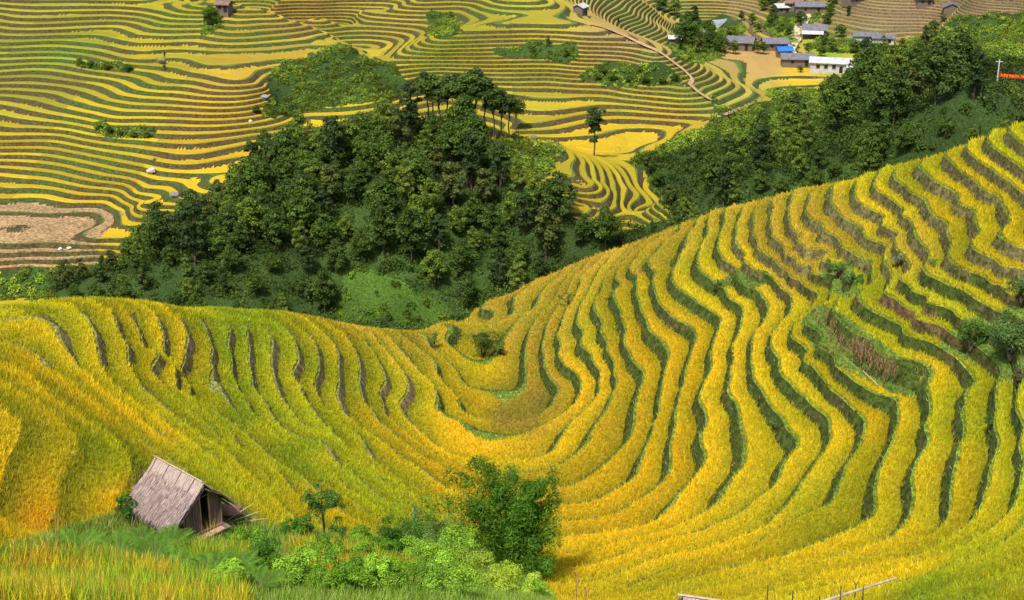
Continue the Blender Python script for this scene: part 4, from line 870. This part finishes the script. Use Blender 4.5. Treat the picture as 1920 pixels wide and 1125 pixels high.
# small slim tree
X, Y, Z_ = G(607, 1018)
t = plant("slim_tree", "slim young tree with a flat leafy top right of the hut", "tree", (X, Y, Z_)); rs = np.random.RandomState(5)
lob = [(rs.uniform(-.7, .7), rs.uniform(-.6, .6), rs.uniform(1.8, 2.75), .3) for _ in range(20)] + [(rs.uniform(.4, 1.0) * sg, rs.uniform(-.4, .4), rs.uniform(.3, 1.2), .24) for sg in (-1, 1) for _ in range(7)] + [(rs.uniform(-.5, .9), 0, 2.0, .2) for _ in range(4)] + [(-.2, 0, 3.0, .13), (0, .1, 3.25, .09), (.95, 0, 1.95, .12)]
V, F, C = crown_data(rs, lob, 110, .12, .45, (.07, .16, .022), .8, .1); np_mesh("crown", V, F, C, None, (m_leaf,), False, t)
tube([[(0, 0, -.3, .075), (.05, 0, .9, .06), (0, 0, 1.8, .045), (.02, 0, 2.8, .015), (0, 0, 3.3, .006)]] + [[(0, 0, 1.5 + .1 * k, .03), (L[0] * .5, L[1] * .5, 1.9, .02), (L[0], L[1], L[2], .006)] for k, L in enumerate(lob[:6])], m_bark, "trunk", t)
def frondplant(u, v, n, ln, c, label, seed, up=.95, name="bushy_fern", cat="fern", near=True, leaf=.05, pinna=.17):
    X, Y, Z_ = G(u, v, near); t = plant(name, label, cat, (X, Y, Z_)); rs = np.random.RandomState(seed); parts = []; stems = []
    for k in range(n):
        a = rs.uniform(0, 6.28); L_ = ln * rs.uniform(.6, 1.1); pts_ = []
        for j in range(9):
            s = j / 8; r_ = L_ * (s * (1 - up * .4)); z_ = L_ * up * (s - .55 * s * s * 1.1); pts_.append((r_ * math.cos(a), r_ * math.sin(a), z_))
        stems.append([(p[0], p[1], p[2], .012 * (1 - .8 * i / 8)) for i, p in enumerate(pts_)])
        P_ = np.array(pts_); m_ = 26; s = np.linspace(.12, 1, m_); idx = s * 8; i0 = np.minimum(idx.astype(int), 7); f = (idx - i0)[:, None]; Q = P_[i0] * (1 - f) + P_[i0 + 1] * f
        d = P_[i0 + 1] - P_[i0]; d /= np.linalg.norm(d, axis=1)[:, None]; side = np.c_[-d[:, 1], d[:, 0], d[:, 2] * 0]; side /= np.linalg.norm(side, axis=1)[:, None] + 1e-9
        wl_ = pinna * L_ * np.sin(np.pi * np.clip(s * .86 + .12, 0, 1)) + .02
        for sg in (-1, 1):
            tip = Q + side * (sg * wl_)[:, None] + d * (wl_ * .45)[:, None]; tip[:, 2] -= wl_ * .25; hw = L_ / m_ * .30
            A = Q - d * hw; B = Q + d * hw; mid = (Q + tip) / 2; Vq = np.stack([A, mid - d * hw * .8, tip, mid + d * hw * .8 + (B - Q) * .2], 1).reshape(-1, 3)
            cc = np.array(c) * rs.uniform(.75, 1.25) * rs.uniform(.8, 1.2, (m_, 1)); parts.append((Vq, np.arange(m_ * 4).reshape(-1, 4), np.repeat(cc, 4, 0)))
    V, F, C = join_data(parts); np_mesh("frond", V, F, C, None, (m_leaf,), False, t); tube(stems, m_culm, "stem", t, 4)
    return t
ferns = [(225,1040,"leftmost large fern on the bank below the hut"),(290,1050,"fern directly below the thatched hut"),(340,1075,"bright fern at the centre of the fern bank"),(395,1085,"broad fern right of the centre of the fern bank"),(440,1085,"fern at the right of the fern bank"),(265,1015,"small fern near the bush by the hut"),(480,1112,"lowest fern at the right end of the bank"),(150,1040,"fern among tall grass at the lower left"),(20,1112,"fern in the lower left corner"),(320,1030,"fern above the bright one, under the rice strip")]
for i, (a, b_, l_) in enumerate(ferns): frondplant(a, b_, 26, 1.7 if i not in (5, 8) else 1.1, (.10, .22, .018), l_, 60 + i)
# bamboo clump: arching culms with drooping leaf plumes
X, Y, Z_ = G(978, 1078); K = Y / 55.
t = plant("bamboo_clump", "tall dark green bamboo clump with drooping plumes at the bottom centre", "bamboo", (X, Y, Z_)); rs = np.random.RandomState(9); lob = []; culms = []
for (tx, tz, ln) in [(-3.9,4.0,9),(-3.1,4.3,8),(-2.1,5.1,10),(-1.6,4.6,9),(-.6,4.6,9),(.2,4.2,9),(.7,4.4,9),(1.3,4.3,8),(1.6,3.4,8),(-2.6,3.4,8),(-1.4,3.6,9),(-.3,3.4,9),(.5,2.8,9),(-1.9,2.7,8),(-1.0,2.4,8),(1.0,2.0,8),(.1,1.7,9),(.9,1.1,7),(-.4,1.2,7),(-2.8,2.2,5)]:
    ty = rs.uniform(-1.1, 1.1); bx_ = tx * .12; pl = []
    for j in range(8):
        s = j / 7; pl.append((bx_ + (tx - bx_) * s ** 1.8, ty * s, (tz * 1.12) * (1.9 * s - .9 * s * s) / 1.0 * .95, .035 * (1 - .8 * s)))
    culms.append(pl)
    for j in range(ln):
        s = .35 + .65 * j / (ln - 1); i0 = min(int(s * 7), 6); f = s * 7 - i0; q = np.array(pl[i0][:3]) * (1 - f) + np.array(pl[i0 + 1][:3]) * f
        lob.append((q[0] + rs.normal(0, .12), q[1] + rs.normal(0, .15), q[2] - .05, .32 + .16 * rs.random() * (1.2 - .3 * s)))
lob += [(rs.uniform(-2.0, 1.5), rs.uniform(-.6, .6), rs.uniform(.3, 3.4), .48) for _ in range(70)]
lob = [(a * K, b_ * K, c_ * K, d_ * K) for a, b_, c_, d_ in lob]
V, F, C = crown_data(rs, lob, 170, .17 * K, .26, (.065, .165, .013), 1.25, .25, -.9); np_mesh("foliage", V, F, C, None, (m_leaf,), False, t)
tube([[tuple(np.array(p) * K) for p in pl] for pl in culms], m_culm, "culm", t, 6)
tube([[(-.5*K, .4, 2.5*K, .02), (-.52*K, .4, 4.0*K, .018), (-.5*K, .4, 5.2*K, .008)]], m_bark, "dead_shoot", t, 5)
# leafy slope bush left of the bamboo (paler, ferny)
shrub(840,1045,3.2,2.6,(.16,.29,.05),"pale yellow green bush in front of the bamboo clump",90,230,30,.10,.45)
shrub(780,1000,1.1,2.2,(.10,.22,.06),"feathery upright shrub rising left of the bamboo clump",91,90,14,.09,.4)
# weeds and grass covering the foreground
sel = T['bad'] & (cyc > 30) & (((T['v'] > 940) & (T['u'] < 1080))) & (T['u'] > -150) & (T['v'] < 1240)
px, py, pz, ti = tri_sample(T['x'], T['y'], T['z'], sel, np.full(sel.sum(), 34.)); pu, pv = project(px, py, pz)
RICEP = [[(-60,1062),(60,1045),(200,1056),(330,1088),(450,1112),(470,1200),(-60,1200)],[(308,995),(395,994),(402,1010),(312,1012)],[(345,1038),(470,1040),(474,1060),(380,1060)],[(540,1030),(720,1040),(770,1075),(640,1085),(560,1062)]]
rp = np.zeros(len(px), bool)
for q in RICEP: rp |= inpoly(pu, pv, q)
c = np.array((.15, .32, .025)) * (1 - fbm(px, py, 2, 3)[:, None]) + np.array((.26, .34, .04)) * fbm(px, py, 2, 3)[:, None]
V, F, C = blades(px[~rp], py[~rp], pz[~rp] + CAMZ - .03, .40, .036, .3, 7, c[~rp], .55, (.42, .36, .2), .08)
o = np_mesh("weeds", V, F, C, None, (m_leaf,)); tag(o, "long green weeds and grass carpeting the foreground bank", "weeds", kind="stuff")
n = rp.sum(); cr = np.where((fbm(px[rp], py[rp], 1.5, 9) > .55)[:, None], np.array((.58, .48, .02)), np.array((.28, .44, .02)))
V, F, C = blades(px[rp], py[rp], pz[rp] + CAMZ - .03, .80, .050, .42, 6, cr, .6, (.62, .36, .07), .15)
o = np_mesh("foreground_rice", V, F, C, None, (m_ricep,)); tag(o, "tall rice in ear and long leaves along the bottom left foreground", "rice", kind="stuff")
# dry corn stalks on the grassy terrace
m_corn = mat("dry_corn", .9, col=(.30, .14, .085), nscale=5, nlo=.5, nhi=1.4, nlocal=True)
def corn(seed):
    rs = np.random.RandomState(seed); t = plant("corn_stalk", "x", "corn stalk", (0, 0, 0), "dry corn stalks on the grassy terrace"); h = 1.15
    tube([[(0, 0, -.1, .022), (.03, 0, .5, .018), (rs.uniform(-.1, .1), .02, 1.0, .012), (rs.uniform(-.2, .2), 0, h, .004)]], m_corn, "stalk", t, 5)
    b = MB()
    for k in range(7):
        z0 = .2 + k * .13; a = rs.uniform(0, 6.28); dx_, dy_ = math.cos(a), math.sin(a); w_ = .035; L1, L2 = .12, .24
        p0 = Vector((0, 0, z0)); p1 = Vector((dx_ * L1, dy_ * L1, z0 + .1)); p2 = Vector((dx_ * L2 * .8, dy_ * L2 * .8, z0 - .18)); s = Vector((-dy_, dx_, 0)) * w_
        b.poly([p0 - s, p0 + s, p1 + s, p1 - s]); b.poly([p1 - s, p1 + s, p2])
    me = b.build("leaf", m_corn, t); return t
CS = [corn(s) for s in (1, 2, 3)]; k = 0
line = [(1532,608),(1549,600),(1556,620),(1558,632),(1562,610),(1568,635),(1575,640),(1580,648),(1588,650),(1592,660),(1598,655),(1603,662),(1610,664),(1614,672),(1617,660),(1622,668),(1628,672),(1633,680),(1637,671),(1640,684),(1646,678),(1650,690),(1655,684),(1660,692),(1664,702),(1667,690),(1673,694),(1678,704),(1658,708),(1644,696),(1630,690),(1607,652)]
for i, (a, b_) in enumerate(line):
    X, Y, Z_ = G(a, b_ + 6)
    lb = "broken reddish brown corn stalk standing apart at the upper left end of the row" if i == 0 else "dry brown corn stalk in the crowded row across the grassy terrace"
    if i < 3: c_ = CS[i]; c_.location = (X, Y, Z_); c_["label"] = lb
    else: c_ = copy_thing(CS[i % 3], (X, Y, Z_), random.uniform(0, 6), random.uniform(.75, 1.15), lb)
a = Vector(G(1617, 708)); b_ = Vector(G(1645, 732)); tag(MB().bar(a + Vector((0, 0, .5)), b_ + Vector((0, 0, .4)), .03, 5).build("fallen_stick", m_bamb), "pale fallen stick lying on the grass below the dry corn", "stick")
# bottom edge: bamboo rail, forked stick, thatch corner, dead flower stalks
def pole2(u0, v0, u1, v1, d0, d1, r, name, label, cat, m=None):
    p = at_d(u0, v0, d0); q = at_d(u1, v1, d1); o = MB().bar((p[0], p[1], p[2] + CAMZ), (q[0], q[1], q[2] + CAMZ), r, 7, r * .7).build(name, m or m_bamb); return tag(o, label, cat)
pole2(1535,1130,1680,1084,34,36,.05,"bamboo_rail","long pale bamboo pole slanting up at the bottom right","pole")
for i,(u,v0,v1,l) in enumerate([(1438,1097,1135,"thin upright stake left of the others at the bottom right"),(1485,1108,1135,"short stake between the thin stakes at the bottom"),(1535,1117,1135,"shortest stake beside the low end of the bamboo pole"),(1617,1100,1135,"stake propping the slanting bamboo pole"),(1575,1100,1135,"slim dry twig in front of the slanting bamboo pole")]):
    pole2(u,v1,u+2,v0,34.5,34.5,.022,"fence_stake",l,"stake",m_bark)
f = plant("forked_stick","forked dry twig standing behind the bamboo pole","stick",tuple(np.array(at_d(1605,1098,36))+np.array((0,0,CAMZ))))
tube([[(0,0,-.4,.02),(0,0,.0,.018),(-.14,0,.24,.008)],[(0,0,.0,.015),(.07,0,.14,.006)]],m_bark,"twig",f,5)
p = np.array(at_d(1325,1145,33)) + np.array((0,0,CAMZ)); th = plant("thatch_roof","tip of a thatched roof poking up at the bottom edge","roof",tuple(p))
b = MB(); 
for s in (-1,1): q=[(-.65,0,.42),(.75,0,.18),(.8,s*.8,-.4),(-.7,s*.8,-.25)]; b.prism(q,[(a_,b2,c+.1) for a_,b2,c in q])
b.build("thatch",m_thatch,th); MB().bar((-.8,-.05,.53),(.3,-.1,.38),.03,5).bar((-1.2,-.3,.25),(-.4,-.3,.22),.02,5).build("pole",m_bamb,th)
for i,(u,v0,v1,l) in enumerate([(1080,1052,1130,"tall dead flower stalk with pinkish tips right of the bamboo clump"),(1098,1090,1130,"short dead flower stalk beside the taller one")]):
    p=np.array(at_d(u,v1,40.))+np.array((0,0,CAMZ)); h=(v1-v0)*40/FPX; t=plant("dead_flower_stalk",l,"stalk",tuple(p)); tube([[(0,0,-.3,.02),(.02,0,h*.6,.013),(0,0,h,.01)],[(0,0,h*.6,.01),(.08,0,h*.72,.02)],[(0,0,h*.8,.01),(-.05,0,h*.95,.022),(-.05,0,h,.02)]],m_corn,"stem",t,5)
for i,(u,v,l) in enumerate([(700,0,"")][:0]): pass
for i,(u,v1,hp,l) in enumerate([(475,1075,75,"pair of dry grass stems right of the ferns"),(105,1015,75,"thin dry stem at the lower left rice edge"),(246,990,28,"short dry stem left of the bush by the hut"),(272,988,24,"leaning dry stem beside the hut bush")]):
    X,Y,Z_=G(u,v1); h=hp*Y/FPX; t=plant("dry_stem",l,"stem",(X,Y,Z_)); tube([[(0,0,-.1,.014),(.05,0,h*.5,.01),(.12,0,h,.005)],[(.05,0,0,.012),(.25,0,h*.9,.004)]],m_bamb,"stem",t,5)
# ------------------------------------------------------------ other trees of the middle distance
tall = [(802,238,108,0),(822,244,100,1),(840,240,104,2),(862,246,112,0),(878,250,118,1),(893,246,124,2),(910,250,108,0),(925,258,100,1),(940,262,96,2),(955,258,84,0),(812,230,96,2),(968,250,70,1)]
tp = [make_tree(300 + i, 12, 5.4, 26, 110, .46, DGI, .48, cat="tree", name="tall_tree", limbs=8, tr=.014) for i, DGI in enumerate([(.055,.10,.02),(.07,.12,.022),(.05,.085,.02)])]
lt = ["leftmost","second from the left","third from the left","fourth from the left","tallest central","dark topped central","seventh from the left","eighth from the left","ninth from the left","second from the right","shorter front left","rightmost"]
for i, (u, v, hp, k) in enumerate(tall):
    X, Y, Z_ = G(u, v, False); s = hp * Y / FPX / 12; l = lt[i] + " of the tall bare trunked trees on top of the middle wood"
    if i < 3: q = tp[k if i != 0 else 0]; q = tp[i]; q.location = (X, Y, Z_); q.scale = (s * 1.3, s * 1.3, s); q["label"] = l; q["group"] = "tall trees on the wood top"
    else: copy_thing(tp[k], (X, Y, Z_), random.uniform(0, 6), s * 1.3, l, "tall trees on the wood top", s)
X, Y, Z_ = G(1114, 292, False); lone = plant("lone_tree", "lone tall dark tree with a bare lower trunk on the yellow fields", "tree", (X, Y, Z_)); rs = np.random.RandomState(3)
s = 92 * Y / FPX; lob = [(rs.uniform(-.17, .17) * s, rs.uniform(-.15, .15) * s, rs.uniform(.72, .95) * s, .085 * s) for _ in range(15)] + [(rs.uniform(-.1, .1) * s, rs.uniform(-.1, .1) * s, rs.uniform(.48, .70) * s, .07 * s) for _ in range(9)] + [(rs.uniform(-.07, .07) * s, 0, rs.uniform(.3, .45) * s, .055 * s) for _ in range(4)]
V, F, C = crown_data(rs, lob, 120, .42, .7, (.045, .08, .018), .9); np_mesh("crown", V, F, C, None, (m_leaf,), False, lone)
tube([[(0, 0, -.4, .18), (.1, 0, s * .3, .13), (0, 0, s * .6, .1), (0, 0, s * .92, .03)]], m_bark, "trunk", lone)
def pix_tree(u, v, hp, pi, label, group=None, wx=1.0, src=None):
    X, Y, Z_ = G(u, v, False); H0 = [9, 8, 10.5, 7.5, 9.5, 7, 8.5][pi]; s = hp * Y / FPX / H0 * 1.0; c_ = copy_thing(protos[pi], (X, Y, Z_ - .15), random.uniform(0, 6), s * wx, label, group, s); c_["category"] = "tree"
    if not group and "group" in c_: del c_["group"]
    return c_
pix_tree(560,258,58,3,"separate rounded tree at the left top of the wood before the yellow terraces")
pix_tree(1159,46,16,2,"small round tree on the ridge right of the white roofed hut")
pix_tree(395,48,45,1,"green tree clump beside the brown hut on the knoll",wx=1.2)
pix_tree(845,40,22,3,"bushy tree in the green gap of the far hillside"); pix_tree(1060,108,24,3,"green bush on the far terraces below the ridge hut"); pix_tree(1027,84,22,4,"thin brownish tree on the far terraces")
pix_tree(1025,350,18,3,"small tree on the grassy top of the middle wood, right side"); pix_tree(1195,295,18,5,"small tree at the edge of the flat yellow fields on the right"); pix_tree(1243,285,22,4,"little spreading tree left of the right wood")
pix_tree(308,130,16,4,"dark shrub tree by the brown mound on the left hillside"); pix_tree(1655,95,30,5,"banana like tree behind the white house",wx=1.2)
vt = [(1285,85,55,1),(1300,70,45,2),(1330,92,40,0),(1310,100,40,4),(1350,98,36,1),(1275,95,40,2),(1370,80,30,3),(1500,50,30,0),(1575,70,26,1),(1560,96,24,3),(1600,98,26,1),(1625,104,28,0),(1650,108,28,1),(1675,112,30,2),(1690,100,28,3),(1590,30,20,2),(1455,14,34,2),(1440,10,30,0),(1470,4,30,2),(1430,20,24,3),(1560,10,22,1),(1390,40,22,4),(1410,45,20,3),(1750,60,24,1),(1735,68,22,0),(1770,40,18,3),(1300,45,35,2),(1265,30,30,3),(1240,20,30,1),(1650,155,50,1),(1690,150,60,3),(1670,130,40,5),(1420,98,22,1),(1410,92,24,3),(1375,100,26,1),(1432,100,20,6),(1500,112,16,1),(1515,100,20,3),(1540,105,22,1),(1545,85,18,6),(1480,66,22,1),(1465,60,20,3),(1445,50,24,6),(1500,135,14,1),(1625,146,26,3),(1640,150,36,1),(1450,35,26,0),(1420,60,20,1),(1550,45,22,1),(1555,30,22,6),(1330,70,30,6),(1290,60,40,1)]
for i, (u, v, hp, pi) in enumerate(vt):
    l = "leafy tree among the village houses, upper right" if u > 1370 and u < 1545 else ("dark tree by the pale river at the left of the village" if u <= 1370 else ("tree in the thicket behind the long white house" if v > 85 and u < 1700 else "tree beside the upper right terraces"))
    pix_tree(u, v, hp * 1.15, pi, l, "village trees", 1.25).name = "village_tree"
hedge = [(500,205),(530,215),(480,212),(225,256),(205,250),(250,258),(275,258),(185,245),(170,126),(150,122),(200,130),(240,133),(1120,150),(1150,152),(1180,154),(1210,156),(1240,156),(1265,152),(1130,140),(1200,138)]
for i, (u, v) in enumerate(hedge):
    l = "low round bush in the dark hedge on the right far hillside" if u > 1000 else ("bush at the foot of the scrub slope" if u > 450 else ("bush in the short hedge on the left far terraces" if v > 200 else "bush in the upper left green strip"))
    q = pix_tree(u, v, 17, random.choice([1, 3, 6]), l, "far hillside bushes", 1.6); q["category"] = "bush"; q.name = "hedge_bush"
